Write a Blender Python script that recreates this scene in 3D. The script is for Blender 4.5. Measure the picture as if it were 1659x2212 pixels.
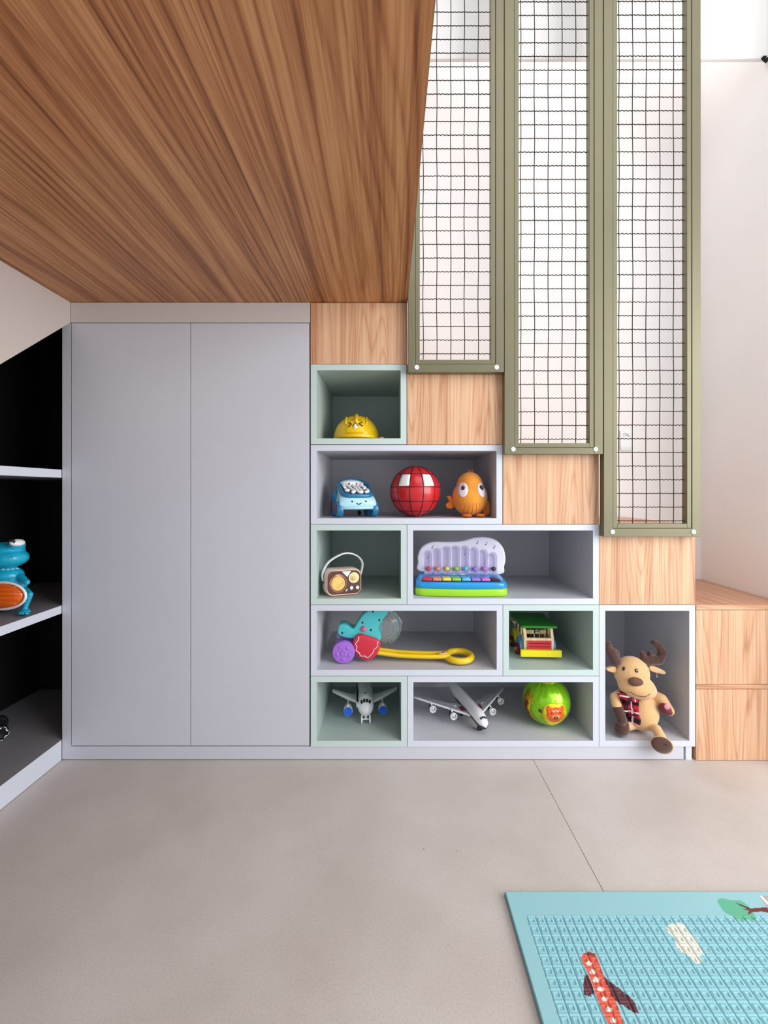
import bpy, bmesh, math, random
import numpy as np
from mathutils import Vector, Matrix, Euler
random.seed(7)
PI = math.pi
for o in list(bpy.data.objects): bpy.data.objects.remove(o)
SC = bpy.context.scene
COL = SC.collection

# ------------------------------------------------------------------ camera
# facade plane is y = 0, camera looks along +y from y = -1.6, metres
CX, CY, F, D, CAMZ = 842.0, 1062.0, 1000.0, 1.6, 0.9296
U = D / F
cam = bpy.data.cameras.new('camera'); camo = bpy.data.objects.new('camera', cam); COL.objects.link(camo)
camo.location = (0, -D, CAMZ); camo.rotation_euler = (PI/2, 0, 0)
cam.sensor_width = 36; cam.lens = F / 2212 * 36
cam.shift_x = -(CX - 829.5) / 2212; cam.shift_y = (CY - 1106) / 2212
cam.clip_start = 0.02
SC.camera = camo

# ------------------------------------------------------------------ world, lights, exposure
w = bpy.data.worlds.new('world'); SC.world = w; w.use_nodes = True
bg = w.node_tree.nodes['Background']; bg.inputs[0].default_value = (0.90, 0.95, 1.0, 1); bg.inputs[1].default_value = 0.66
def area(name, loc, target, sx, sy, power, color):
    l = bpy.data.lights.new(name, 'AREA'); l.shape = 'RECTANGLE'; l.size = sx; l.size_y = sy
    l.energy = power; l.color = color
    o = bpy.data.objects.new(name, l); COL.objects.link(o); o.location = loc
    o.rotation_euler = (Vector(target) - Vector(loc)).to_track_quat('-Z', 'Y').to_euler()
    return o
area('window_light', (2.7, -2.0, 1.5), (-0.2, 0.2, 0.9), 2.2, 2.2, 84, (1.0, 0.985, 0.97))
area('stairwell_fill_light', (0.75, 0.27, 3.35), (0.75, 0.3, 0.0), 1.2, 0.28, 3.5, (1.0, 0.97, 0.93))  # added fill light, brightens the wall behind the stairs
area('upper_fill_light', (0.9, -1.7, 3.4), (0.95, 0.4, 1.0), 2.0, 1.6, 17, (1.0, 0.98, 0.96))  # added fill from overhead to lift the right wall, stands for no lamp
SC.view_settings.view_transform = 'Standard'; SC.view_settings.look = 'None'
SC.view_settings.gamma = 1.0; SC.view_settings.use_curve_mapping = False
SC.view_settings.exposure = 0.30

# ------------------------------------------------------------------ helpers
def X(px, y=0.0): return (px - CX) * (D + y) / F
def Z(py, y=0.0): return CAMZ + (CY - py) * (D + y) / F
def s2l(c): return c/12.92 if c <= 0.04045 else ((c+0.055)/1.055)**2.4
def rgb(r, g, b): return (s2l(r/255), s2l(g/255), s2l(b/255), 1)

def mat(name, col, rough=0.5, metal=0.0, spec=0.5, noise=0.0, nscale=30, bump=0.0, bscale=80, coat=0.0, trans=0.0, ior=1.45, sheen=0.0, emit=None):
    m = bpy.data.materials.new(name); m.use_nodes = True; nt = m.node_tree; p = nt.nodes['Principled BSDF']
    p.inputs['Base Color'].default_value = col; p.inputs['Roughness'].default_value = rough
    p.inputs['Metallic'].default_value = metal; p.inputs['Specular IOR Level'].default_value = spec
    p.inputs['Coat Weight'].default_value = coat; p.inputs['Transmission Weight'].default_value = trans
    p.inputs['IOR'].default_value = ior; p.inputs['Sheen Weight'].default_value = sheen
    tc = nt.nodes.new('ShaderNodeTexCoord')
    if noise > 0:
        n = nt.nodes.new('ShaderNodeTexNoise'); n.inputs['Scale'].default_value = nscale; n.inputs['Detail'].default_value = 3
        nt.links.new(tc.outputs['Object'], n.inputs['Vector'])
        mr = nt.nodes.new('ShaderNodeMapRange'); mr.inputs[1].default_value = 0.3; mr.inputs[2].default_value = 0.7
        mr.inputs[3].default_value = 1 - noise; mr.inputs[4].default_value = 1 + noise
        nt.links.new(n.outputs['Fac'], mr.inputs[0])
        mx = nt.nodes.new('ShaderNodeVectorMath'); mx.operation = 'SCALE'; mx.inputs[0].default_value = col[:3]
        nt.links.new(mr.outputs[0], mx.inputs['Scale']); nt.links.new(mx.outputs[0], p.inputs['Base Color'])
    if bump > 0:
        n2 = nt.nodes.new('ShaderNodeTexNoise'); n2.inputs['Scale'].default_value = bscale; n2.inputs['Detail'].default_value = 2
        nt.links.new(tc.outputs['Object'], n2.inputs['Vector'])
        b = nt.nodes.new('ShaderNodeBump'); b.inputs['Strength'].default_value = bump; b.inputs['Distance'].default_value = 0.002
        nt.links.new(n2.outputs['Fac'], b.inputs['Height']); nt.links.new(b.outputs[0], p.inputs['Normal'])
    return m

def ramp(nt, stops):
    r = nt.nodes.new('ShaderNodeValToRGB'); e = r.color_ramp.elements
    while len(e) < len(stops): e.new(0.5)
    for k, (p, c) in enumerate(stops): e[k].position = p; e[k].color = c
    return r

def wood(name, dark, mid, light, axis, wscale=3.0, rings=9.0, stretch=0.09, rough=0.42, seed=0.0, linew=0.35):
    m = bpy.data.materials.new(name); m.use_nodes = True; nt = m.node_tree; L = nt.links; p = nt.nodes['Principled BSDF']
    tc = nt.nodes.new('ShaderNodeTexCoord')
    def mapping(s):
        mp = nt.nodes.new('ShaderNodeMapping'); v = [1.0, 1.0, 1.0]; v['XYZ'.index(axis)] = s
        mp.inputs['Scale'].default_value = v; mp.inputs['Location'].default_value = (seed, seed*1.7, seed*0.3)
        L.new(tc.outputs['Object'], mp.inputs['Vector']); return mp
    def noise(mp, sc, det, dist=0.0, ro=0.5):
        n = nt.nodes.new('ShaderNodeTexNoise'); n.inputs['Scale'].default_value = sc; n.inputs['Detail'].default_value = det
        n.inputs['Distortion'].default_value = dist; n.inputs['Roughness'].default_value = ro
        L.new(mp.outputs[0], n.inputs['Vector']); return n
    def mth(op, a, b=None):
        k = nt.nodes.new('ShaderNodeMath'); k.operation = op
        for i, v in enumerate((a, b)):
            if v is None: continue
            if isinstance(v, (int, float)): k.inputs[i].default_value = v
            else: L.new(v, k.inputs[i])
        return k.outputs[0]
    a = noise(mapping(stretch), wscale, 2.2, 0.15, 0.45)
    ring = mth('FRACT', mth('MULTIPLY', a.outputs['Fac'], rings*2.2))
    lines = ramp(nt, [(0.0, (0, 0, 0, 1)), (0.18, (0.85, 0.85, 0.85, 1)), (0.6, (1, 1, 1, 1)), (0.85, (0.6, 0.6, 0.6, 1)), (1.0, (0, 0, 0, 1))])
    L.new(ring, lines.inputs[0])
    fib = noise(mapping(0.02), 150, 4, 0.0, 0.7)
    fib2 = noise(mapping(0.012), 38, 3, 0.0, 0.6)
    brd = noise(mapping(0.06), wscale*1.9, 2, 0.3)
    c = ramp(nt, [(0.25, dark), (0.5, mid), (0.75, light)])
    t = mth('ADD', mth('MULTIPLY', lines.outputs[0], linew), mth('MULTIPLY', brd.outputs['Fac'], 0.24))
    t = mth('ADD', t, mth('MULTIPLY', mth('SUBTRACT', fib.outputs['Fac'], 0.5), 0.85))
    t = mth('ADD', t, mth('MULTIPLY', mth('SUBTRACT', fib2.outputs['Fac'], 0.5), 0.75))
    t = mth('ADD', t, 0.41 - linew*0.62)
    L.new(t, c.inputs[0]); L.new(c.outputs[0], p.inputs['Base Color'])
    p.inputs['Roughness'].default_value = rough; p.inputs['Specular IOR Level'].default_value = 0.35
    b = nt.nodes.new('ShaderNodeBump'); b.inputs['Strength'].default_value = 0.12; b.inputs['Distance'].default_value = 0.001
    L.new(fib.outputs['Fac'], b.inputs['Height']); L.new(b.outputs[0], p.inputs['Normal'])
    return m

def link(name, me, m=None, parent=None, smooth=False):
    o = bpy.data.objects.new(name, me); COL.objects.link(o)
    if m is not None:
        for q in (m if isinstance(m, (list, tuple)) else [m]): me.materials.append(q)
    if parent is not None: o.parent = parent
    if smooth: me.shade_smooth()
    return o
def obj(name, bm, m, parent=None, smooth=False):
    me = bpy.data.meshes.new(name); bmesh.ops.recalc_face_normals(bm, faces=bm.faces[:]); bm.to_mesh(me); bm.free()
    return link(name, me, m, parent, smooth)
def thing(name, label, cat, group=None):
    o = bpy.data.objects.new(name, None); COL.objects.link(o); o['label'] = label; o['category'] = cat
    o.empty_display_size = 0.05
    if group: o['group'] = group
    return o
def tag(o, label, cat, group=None):
    o['label'] = label; o['category'] = cat
    if group: o['group'] = group
    return o
def struct(o): o['kind'] = 'structure'; return o

def add_box(bm, x0, x1, y0, y1, z0, z1, bevel=0.0, seg=2, M=None):
    g = bmesh.ops.create_cube(bm, size=1.0)['verts']
    for v in g: v.co = Vector(((x0+x1)/2 + v.co.x*(x1-x0), (y0+y1)/2 + v.co.y*(y1-y0), (z0+z1)/2 + v.co.z*(z1-z0)))
    if bevel > 0:
        es = list({e for v in g for e in v.link_edges})
        r = bmesh.ops.bevel(bm, geom=es, offset=bevel, segments=seg, affect='EDGES', profile=0.5)
        g = list({v for f in r['faces'] for v in f.verts} | {v for v in g if v.is_valid})
    if M is not None: bmesh.ops.transform(bm, matrix=M, verts=g)
    return g
def box(name, x0, x1, y0, y1, z0, z1, m, parent=None, bevel=0.0, seg=2, smooth=False):
    bm = bmesh.new(); add_box(bm, x0, x1, y0, y1, z0, z1, bevel, seg); return obj(name, bm, m, parent, smooth)
def add_ell(bm, c, r, rot=(0, 0, 0), u=20, v=14):
    M = Matrix.Translation(c) @ Euler(rot).to_matrix().to_4x4() @ Matrix.Diagonal((*((r, r, r) if isinstance(r, (int, float)) else r), 1))
    return bmesh.ops.create_uvsphere(bm, u_segments=u, v_segments=v, radius=1.0, matrix=M)['verts']
def ell(name, c, r, m, parent=None, rot=(0, 0, 0), u=24, v=16):
    bm = bmesh.new(); add_ell(bm, c, r, rot, u, v); return obj(name, bm, m, parent, True)
def add_tube(bm, pts, r, n=10, closed=False, caps=True, flat=1.0):
    pts = [Vector(p) for p in pts]; N = len(pts); rs = r if isinstance(r, (list, tuple)) else [r]*N
    rings = []; up = None
    for i, p in enumerate(pts):
        a = pts[(i-1) % N] if (closed or i > 0) else p; b = pts[(i+1) % N] if (closed or i < N-1) else p
        t = (b - a).normalized()
        if up is None: up = Vector((0, 0, 1)) if abs(t.z) < 0.9 else Vector((0, 1, 0))
        s = t.cross(up)
        if s.length < 1e-6: s = t.orthogonal()
        s.normalize(); up = s.cross(t).normalized()
        rings.append([bm.verts.new(p + (s*math.cos(2*PI*k/n) + up*math.sin(2*PI*k/n)*flat)*rs[i]) for k in range(n)])
    for i in range(N if closed else N-1):
        A, B = rings[i], rings[(i+1) % N]
        for k in range(n): bm.faces.new((A[k], A[(k+1) % n], B[(k+1) % n], B[k]))
    if caps and not closed: bm.faces.new(rings[0]); bm.faces.new(rings[-1])
def tube(name, pts, r, m, parent=None, n=10, closed=False, flat=1.0):
    bm = bmesh.new(); add_tube(bm, pts, r, n, closed, True, flat); return obj(name, bm, m, parent, True)
def add_cyl(bm, p0, p1, r, n=24, bevel=0.0):
    p0, p1 = Vector(p0), Vector(p1); L = (p1-p0).length
    if bevel > 0: prof = [(0, 0), (r-bevel, 0), (r-bevel*.3, bevel*.3), (r, bevel), (r, L-bevel), (r-bevel*.3, L-bevel*.3), (r-bevel, L), (0, L)]
    else: prof = [(0, 0), (r, 0), (r, L), (0, L)]
    add_lathe(bm, prof, p0, (p1-p0).normalized(), n)
def add_lathe(bm, prof, origin=(0, 0, 0), axis=(0, 0, 1), n=32):
    q = Vector((0, 0, 1)).rotation_difference(Vector(axis)).to_matrix().to_4x4(); M = Matrix.Translation(origin) @ q
    rings = []
    for (r, h) in prof:
        if r < 1e-7: rings.append([bm.verts.new(M @ Vector((0, 0, h)))])
        else: rings.append([bm.verts.new(M @ Vector((r*math.cos(2*PI*k/n), r*math.sin(2*PI*k/n), h))) for k in range(n)])
    for A, B in zip(rings, rings[1:]):
        if len(A) == 1 and len(B) == 1: continue
        for k in range(n):
            k2 = (k+1) % n
            if len(A) == 1: bm.faces.new((A[0], B[k], B[k2]))
            elif len(B) == 1: bm.faces.new((A[k], A[k2], B[0]))
            else: bm.faces.new((A[k], A[k2], B[k2], B[k]))
def cyl(name, p0, p1, r, m, parent=None, n=24, bevel=0.0):
    bm = bmesh.new(); add_cyl(bm, p0, p1, r, n, bevel); o = obj(name, bm, m, parent, False)
    o.data.shade_smooth(); o.data.set_sharp_from_angle(angle=math.radians(40)); return o
def lathe(name, prof, m, parent=None, origin=(0, 0, 0), axis=(0, 0, 1), n=32):
    bm = bmesh.new(); add_lathe(bm, prof, origin, axis, n); o = obj(name, bm, m, parent, True)
    o.data.set_sharp_from_angle(angle=math.radians(50)); return o
def add_prism(bm, pts, a0, a1, plane='xz', bevel=0.0, seg=3):
    # polygon pts in plane, extruded a0..a1 along the third axis
    def P(u, v, a): return {'xz': (u, a, v), 'yz': (a, u, v), 'xy': (u, v, a)}[plane]
    A = [bm.verts.new(P(u, v, a0)) for u, v in pts]; B = [bm.verts.new(P(u, v, a1)) for u, v in pts]; n = len(pts)
    fa = bm.faces.new(A); fb = bm.faces.new(B[::-1]); ed = list(fa.edges) + list(fb.edges)
    for k in range(n): bm.faces.new((A[k], B[k], B[(k+1) % n], A[(k+1) % n]))
    bmesh.ops.recalc_face_normals(bm, faces=bm.faces[:])
    if bevel > 0: bmesh.ops.bevel(bm, geom=ed, offset=bevel, segments=seg, affect='EDGES', profile=0.5, clamp_overlap=True)
def prism(name, pts, a0, a1, m, parent=None, plane='xz', bevel=0.0, seg=3, smooth=False):
    bm = bmesh.new(); add_prism(bm, pts, a0, a1, plane, bevel, seg); o = obj(name, bm, m, parent, False)
    if smooth: o.data.shade_smooth(); o.data.set_sharp_from_angle(angle=math.radians(55))
    return o
def rrect(x0, x1, z0, z1, r, n=5):
    o = []
    for cx, cz, a in ((x1-r, z0+r, -90), (x1-r, z1-r, 0), (x0+r, z1-r, 90), (x0+r, z0+r, 180)):
        for k in range(n+1):
            t = math.radians(a + 90*k/n); o.append((cx+r*math.cos(t), cz+r*math.sin(t)))
    return o
def cr(pts, n=8, closed=True):
    # Catmull-Rom through points (any dimension)
    pts = [Vector(p) for p in pts]; N = len(pts); out = []
    for i in range(N if closed else N-1):
        g = lambda k: pts[k % N] if closed else pts[max(0, min(N-1, k))]
        p0, p1, p2, p3 = g(i-1), g(i), g(i+1), g(i+2)
        for k in range(n):
            t = k/n; out.append(0.5*((2*p1) + (-p0+p2)*t + (2*p0-5*p1+4*p2-p3)*t*t + (-p0+3*p1-3*p2+p3)*t**3))
    if not closed: out.append(pts[-1])
    return [tuple(v) for v in out]
def decal(name, pts, mapfn, m, parent, cuts=4):
    # thin patch: polygon in 2D pushed on to a curved surface by mapfn(u, v, lift)
    bm = bmesh.new(); vs = [bm.verts.new((u, v, 0)) for u, v in pts]
    f = bm.faces.new(vs); bmesh.ops.triangulate(bm, faces=[f])
    for _ in range(2 if cuts > 2 else 1): bmesh.ops.subdivide_edges(bm, edges=bm.edges[:], cuts=1, use_grid_fill=True)
    bmesh.ops.triangulate(bm, faces=bm.faces[:])
    r = bmesh.ops.extrude_face_region(bm, geom=bm.faces[:]); top = {v for v in r['geom'] if isinstance(v, bmesh.types.BMVert)}
    for v in bm.verts: v.co = Vector(mapfn(v.co.x, v.co.y, 1.0 if v in top else 0.0))
    return obj(name, bm, m, parent, True)
def circ(cx, cz, rx, rz=None, n=20, a=0.0):
    rz = rz or rx; ca, sa = math.cos(a), math.sin(a)
    return [(cx + rx*math.cos(2*PI*k/n)*ca - rz*math.sin(2*PI*k/n)*sa, cz + rx*math.cos(2*PI*k/n)*sa + rz*math.sin(2*PI*k/n)*ca) for k in range(n)]
def blob(name, prims, m, parent=None, vox=0.003, it=8):
    # ellipsoids and tapered limbs melted into one continuous surface
    bm = bmesh.new()
    for p in prims:
        if p[0] == 'e': add_ell(bm, p[1], p[2], p[3] if len(p) > 3 else (0, 0, 0), 24, 16)
        else:
            a, b, r0, r1 = Vector(p[1]), Vector(p[2]), p[3], p[4]; k = max(3, int((a-b).length / max(0.002, min(r0, r1)*0.45)))
            for i in range(k+1): t = i/k; add_ell(bm, a.lerp(b, t), r0*(1-t)+r1*t, (0, 0, 0), 16, 10)
    me = bpy.data.meshes.new('tmp'); bm.to_mesh(me); bm.free(); o = bpy.data.objects.new('tmp', me); COL.objects.link(o)
    r = o.modifiers.new('r', 'REMESH'); r.mode = 'VOXEL'; r.voxel_size = vox
    s = o.modifiers.new('s', 'SMOOTH'); s.factor = 0.5; s.iterations = it
    dg = bpy.context.evaluated_depsgraph_get(); nm = bpy.data.meshes.new_from_object(o.evaluated_get(dg)); nm.name = name
    bpy.data.objects.remove(o); bpy.data.meshes.remove(me)
    return link(name, nm, m, parent, True)
from mathutils.bvhtree import BVHTree
def proj(o, k=0.0016):
    # drape on the front (-y side) of a finished body
    t = BVHTree.FromPolygons([v.co.copy() for v in o.data.vertices], [tuple(p.vertices) for p in o.data.polygons]); last = [0.0]
    def f(u, v, l=0.0):
        hit = t.ray_cast(Vector((u, -1.0, v)), Vector((0, 1, 0)))
        if hit[0] is not None: last[0] = hit[0].y; return tuple(hit[0] + hit[1]*(k*l + 0.0002))
        n = t.find_nearest(Vector((u, last[0], v))); return tuple(n[0] + n[1]*(k*l + 0.0002))
    return f
def place(root, x, y, z, rz=0.0): root.location = (x, y, z); root.rotation_euler = (0, 0, rz); return root

# ------------------------------------------------------------------ materials
M_wall = mat('white_wall_paint', rgb(246, 244, 244), 0.8, noise=0.012, nscale=4)
M_bulk = mat('warm_white_panel', rgb(208, 197, 192), 0.6, noise=0.01, nscale=3)
M_door = mat('cool_grey_lacquer', rgb(202, 204, 215), 0.45, noise=0.012, nscale=3)
M_white = mat('white_laminate', rgb(211, 217, 229), 0.45, noise=0.01, nscale=5)
M_whitein = mat('white_laminate_shaded', rgb(196, 197, 204), 0.5, noise=0.02, nscale=6)  # white laminate darkened to carry the shade inside the boxes
M_green = mat('pale_green_laminate', rgb(199, 216, 214), 0.45, noise=0.01, nscale=5)
M_greenin = mat('pale_green_laminate_shaded', rgb(178, 194, 190), 0.5, noise=0.02, nscale=6)  # green laminate darkened the same way, box shade in the colour
M_char = mat('charcoal_laminate', (0.010, 0.010, 0.012, 1), 0.5, noise=0.1, nscale=5)
M_shelf = mat('grey_shelf_laminate', rgb(142, 140, 145), 0.45, noise=0.03, nscale=8)
M_dark = mat('dark_gap', (0.01, 0.01, 0.01, 1), 0.8)
M_olive = mat('olive_metal', rgb(118, 114, 90), 0.42, metal=0.3, noise=0.03, nscale=6)
M_wire = mat('dark_bronze_wire', rgb(40, 28, 18), 0.55, metal=0.3)
M_cap = mat('white_plastic_cap', rgb(225, 230, 232), 0.4)
M_woodc = wood('oak_veneer_underside', rgb(118, 70, 40), rgb(172, 112, 70), rgb(204, 148, 100), 'Y', 2.3, 22, 0.06, seed=3.1, linew=0.19)
M_woodp = wood('light_oak_panel', rgb(180, 126, 94), rgb(208, 161, 126), rgb(226, 188, 154), 'Z', 4.5, 22, 0.06, seed=1.3, linew=0.22)
M_woodt = wood('light_oak_edge', rgb(180, 126, 94), rgb(208, 161, 126), rgb(226, 188, 154), 'X', 4.5, 20, 0.08, seed=2.3, linew=0.2)
M_woody = wood('oak_bench_top', rgb(160, 108, 84), rgb(196, 146, 118), rgb(216, 170, 140), 'Y', 4.5, 20, 0.08, seed=4.3, linew=0.2)

# floor: cast stone with soft mottling and fine specks
M_floor = bpy.data.materials.new('stone_tile'); M_floor.use_nodes = True
def _floor():
    nt = M_floor.node_tree; L = nt.links; p = nt.nodes['Principled BSDF']; tc = nt.nodes.new('ShaderNodeTexCoord')
    def nz(sc, det, ro=0.5):
        n = nt.nodes.new('ShaderNodeTexNoise'); n.inputs['Scale'].default_value = sc; n.inputs['Detail'].default_value = det
        n.inputs['Roughness'].default_value = ro; L.new(tc.outputs['Object'], n.inputs['Vector']); return n
    a = nz(2.2, 5, 0.55); b = nz(240, 2, 0.6); s = nz(130, 0)
    r1 = ramp(nt, [(0.3, rgb(190, 180, 173)), (0.5, rgb(201, 192, 186)), (0.72, rgb(211, 203, 199))]); L.new(a.outputs['Fac'], r1.inputs[0])
    r2 = ramp(nt, [(0.25, (0.88, 0.88, 0.88, 1)), (0.5, (1, 1, 1, 1)), (0.8, (1.08, 1.08, 1.08, 1))]); L.new(b.outputs['Fac'], r2.inputs[0])
    r3 = ramp(nt, [(0.10, (0.55, 0.5, 0.47, 1)), (0.13, (1, 1, 1, 1))]); L.new(s.outputs['Fac'], r3.inputs[0])
    m1 = nt.nodes.new('ShaderNodeMixRGB'); m1.blend_type = 'MULTIPLY'; m1.inputs[0].default_value = 1
    m2 = nt.nodes.new('ShaderNodeMixRGB'); m2.blend_type = 'MULTIPLY'; m2.inputs[0].default_value = 1
    L.new(r1.outputs[0], m1.inputs[1]); L.new(r2.outputs[0], m1.inputs[2]); L.new(m1.outputs[0], m2.inputs[1]); L.new(r3.outputs[0], m2.inputs[2])
    L.new(m2.outputs[0], p.inputs['Base Color']); p.inputs['Roughness'].default_value = 0.5; p.inputs['Specular IOR Level'].default_value = 0.4
_floor()

# ------------------------------------------------------------------ room shell
DEP = 0.45
fl = struct(box('floor', -1.9, 3.4, -4.0, 0.62, -0.10, -0.012, M_dark))
jx = 0.497
box('tile', -1.9, jx-0.0008, -4.0, 0.62, -0.012, 0, M_floor, fl)
box('tile', jx+0.0008, 3.4, -4.0, 0.62, -0.012, 0, M_floor, fl)
struct(box('wall_back', -1.9, 1.46, 0.47, 0.55, 0, 3.4, M_wall))
struct(box('wall_right', 1.392, 1.46, -0.12, 0.47, 0, 3.4, M_wall))
struct(box('wall_left', -1.9, -1.53, -3.2, 0.47, 0, 3.4, M_wall))
struct(box('ceiling', -1.53, 0.061, -2.3, 0.468, Z(653), Z(653)+0.075, M_woodc))
zb = Z(127, 0.1)
struct(box('trim_1', 0.0, 1.391, 0.10, 0.116, zb, 3.4, M_wall, bevel=0.004))
bh = [(0, Z(653)), (-2.3, Z(653)), (-2.3, 1.126), (-0.5, 1.126), (0, Z(697))]
struct(prism('trim_2', bh, -1.134, X(152)-0.0003, M_bulk, plane='yz'))
b = thing('curtain_bracket', 'small dark bracket under the white beam in the upper right corner', 'bracket')
prism('bracket_plate', [(0, 0), (0.028, 0), (0.018, -0.018), (0.006, -0.008)], -0.012, 0, M_dark, b)
cyl('bracket_screw', (0.012, -0.016, -0.006), (0.012, -0.010, -0.006), 0.002, M_cap, b, 10)
place(b, 1.362, 0.0995, zb)

# ------------------------------------------------------------------ wardrobe
wd = thing('wardrobe', 'tall pale grey two-door wardrobe under the wooden ceiling', 'wardrobe')
bm = bmesh.new(); add_box(bm, X(154), X(668), 0.024, DEP, Z(1612), Z(698)); obj('carcass', bm, M_dark, wd)
box('header_panel', X(152)+0.0005, X(669.5), 0.0, 0.03, Z(696.5), Z(653.5), mat('lacquer_warm_reflection', rgb(204, 197, 195), 0.45), wd, 0.0008)  # warm reflection painted into the header colour
for a, c in ((154, 410.6), (411.8, 668)):
    box('door', X(a), X(c), 0.001, 0.021, Z(1611), Z(698), M_door, wd, 0.0008)
box('side_panel', X(133)+0.0005, X(152), 0.002, DEP, Z(1615), Z(697), M_door, wd, 0.0008)
bp = struct(box('baseboard_back', X(131)+0.001, X(1478), 0.003, 0.022, 0.003, Z(1613.5), M_door, bevel=0.0008))

# ------------------------------------------------------------------ stair boxes
def open_box(x0, x1, y0, y1, t, edge, inner, label, floor_y=None):
    g = thing('storage_cube', label, 'storage box', 'open storage boxes stacked below the stairs')
    a, c, lo, hi = X(x0)+0.0004, X(x1)-0.0004, Z(y1)+0.0004, Z(y0)-0.0004; T = t*U; e = 0.0012
    # carcass boards take a darker copy that paints the inside shade; front edges stay light
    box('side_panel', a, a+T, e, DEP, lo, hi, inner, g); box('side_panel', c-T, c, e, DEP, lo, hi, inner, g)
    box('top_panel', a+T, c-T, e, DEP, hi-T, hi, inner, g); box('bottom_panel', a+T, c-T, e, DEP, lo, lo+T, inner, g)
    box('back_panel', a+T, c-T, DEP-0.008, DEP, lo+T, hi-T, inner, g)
    bm = bmesh.new()
    add_box(bm, a, a+T, 0, e, lo, hi); add_box(bm, c-T, c, 0, e, lo, hi)
    add_box(bm, a+T, c-T, 0, e, hi-T, hi); add_box(bm, a+T, c-T, 0, e, lo, lo+T)
    o = obj('board_front_edges', bm, edge, g); o['label'] = 'light front edges'
    return lo+T
T = 12.7
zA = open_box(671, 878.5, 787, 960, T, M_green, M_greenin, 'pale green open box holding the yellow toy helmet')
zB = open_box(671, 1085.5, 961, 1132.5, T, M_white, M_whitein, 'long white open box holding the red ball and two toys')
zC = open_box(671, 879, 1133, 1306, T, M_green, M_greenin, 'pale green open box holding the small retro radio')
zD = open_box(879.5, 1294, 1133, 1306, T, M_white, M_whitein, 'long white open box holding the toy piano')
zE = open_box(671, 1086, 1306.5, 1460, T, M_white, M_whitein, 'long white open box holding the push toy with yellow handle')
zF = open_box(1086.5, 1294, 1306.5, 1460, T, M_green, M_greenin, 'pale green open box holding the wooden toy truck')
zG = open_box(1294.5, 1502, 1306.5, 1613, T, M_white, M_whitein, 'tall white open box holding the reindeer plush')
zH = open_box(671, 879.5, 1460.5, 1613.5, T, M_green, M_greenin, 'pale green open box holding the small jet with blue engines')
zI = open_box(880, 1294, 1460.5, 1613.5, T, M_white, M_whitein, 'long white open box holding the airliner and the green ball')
# support foot under the last box
box_foot = tag(box('plinth_foot', X(1483), X(1496), 0.004, 0.03, 0.0, Z(1613.5), M_white, bevel=0.0008), 'short white upright foot beside the plinth end under the tall box', 'furniture foot')

# ------------------------------------------------------------------ wooden stair steps
def step(x0, x1, y0, y1, label):
    g = thing('stair_step', label, 'stair step', 'wooden stair steps behind the mesh guards')
    a, c, lo, hi = X(x0)+0.0004, X(x1)-0.0004, Z(y1)+0.0004, Z(y0)-0.0004
    box('side_panel', a, c, 0.0, 0.018, lo, hi, M_woodp, g, 0.0006)
    box('riser', c-0.018, c, 0.018, DEP, lo, hi-0.02, M_woodp, g)
    box('tread', a, c, 0.018, DEP, hi-0.02, hi, M_woody, g)
step(670.5, 880, 654, 786.5, 'top oak step with its side touching the ceiling edge')
step(879, 1086.5, 787, 960.5, 'second oak step down under the shortest mesh guard')
step(1086.5, 1294, 961, 1132.5, 'third oak step down under the middle mesh guard')
step(1294.5, 1502, 1133, 1306, 'lowest oak step above the box with the reindeer')
# ------------------------------------------------------------------ landing drawers at the right
ln = thing('landing_cabinet', 'low light oak landing cabinet with two drawer fronts by the right wall', 'cabinet')
xl, xr = X(1503.5), 1.390
box('carcass', xl+0.002, xr, 0.02, 0.469, 0.008, Z(1317), M_woodp, ln)
box('top_panel', xl, xr, 0.0005, 0.469, Z(1317), Z(1307), M_woody, ln, 0.0005)
box('top_edging', xl, xr, -0.0015, 0.0005, Z(1317), Z(1307), M_woodt, ln)
box('drawer', xl, xr, 0.0, 0.02, Z(1478), Z(1318), M_woodp, ln, 0.0006)
box('divider_rail', xl, xr, -0.001, 0.02, Z(1488), Z(1479), M_woodt, ln, 0.0006)
box('drawer', xl, xr, 0.0, 0.02, Z(1646)+0.006, Z(1489), M_woodp, ln, 0.0006)
for fx in (X(1530), 1.35): cyl('foot', (fx, 0.05, 0.0), (fx, 0.05, 0.009), 0.012, M_cap, ln, 16)

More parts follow.
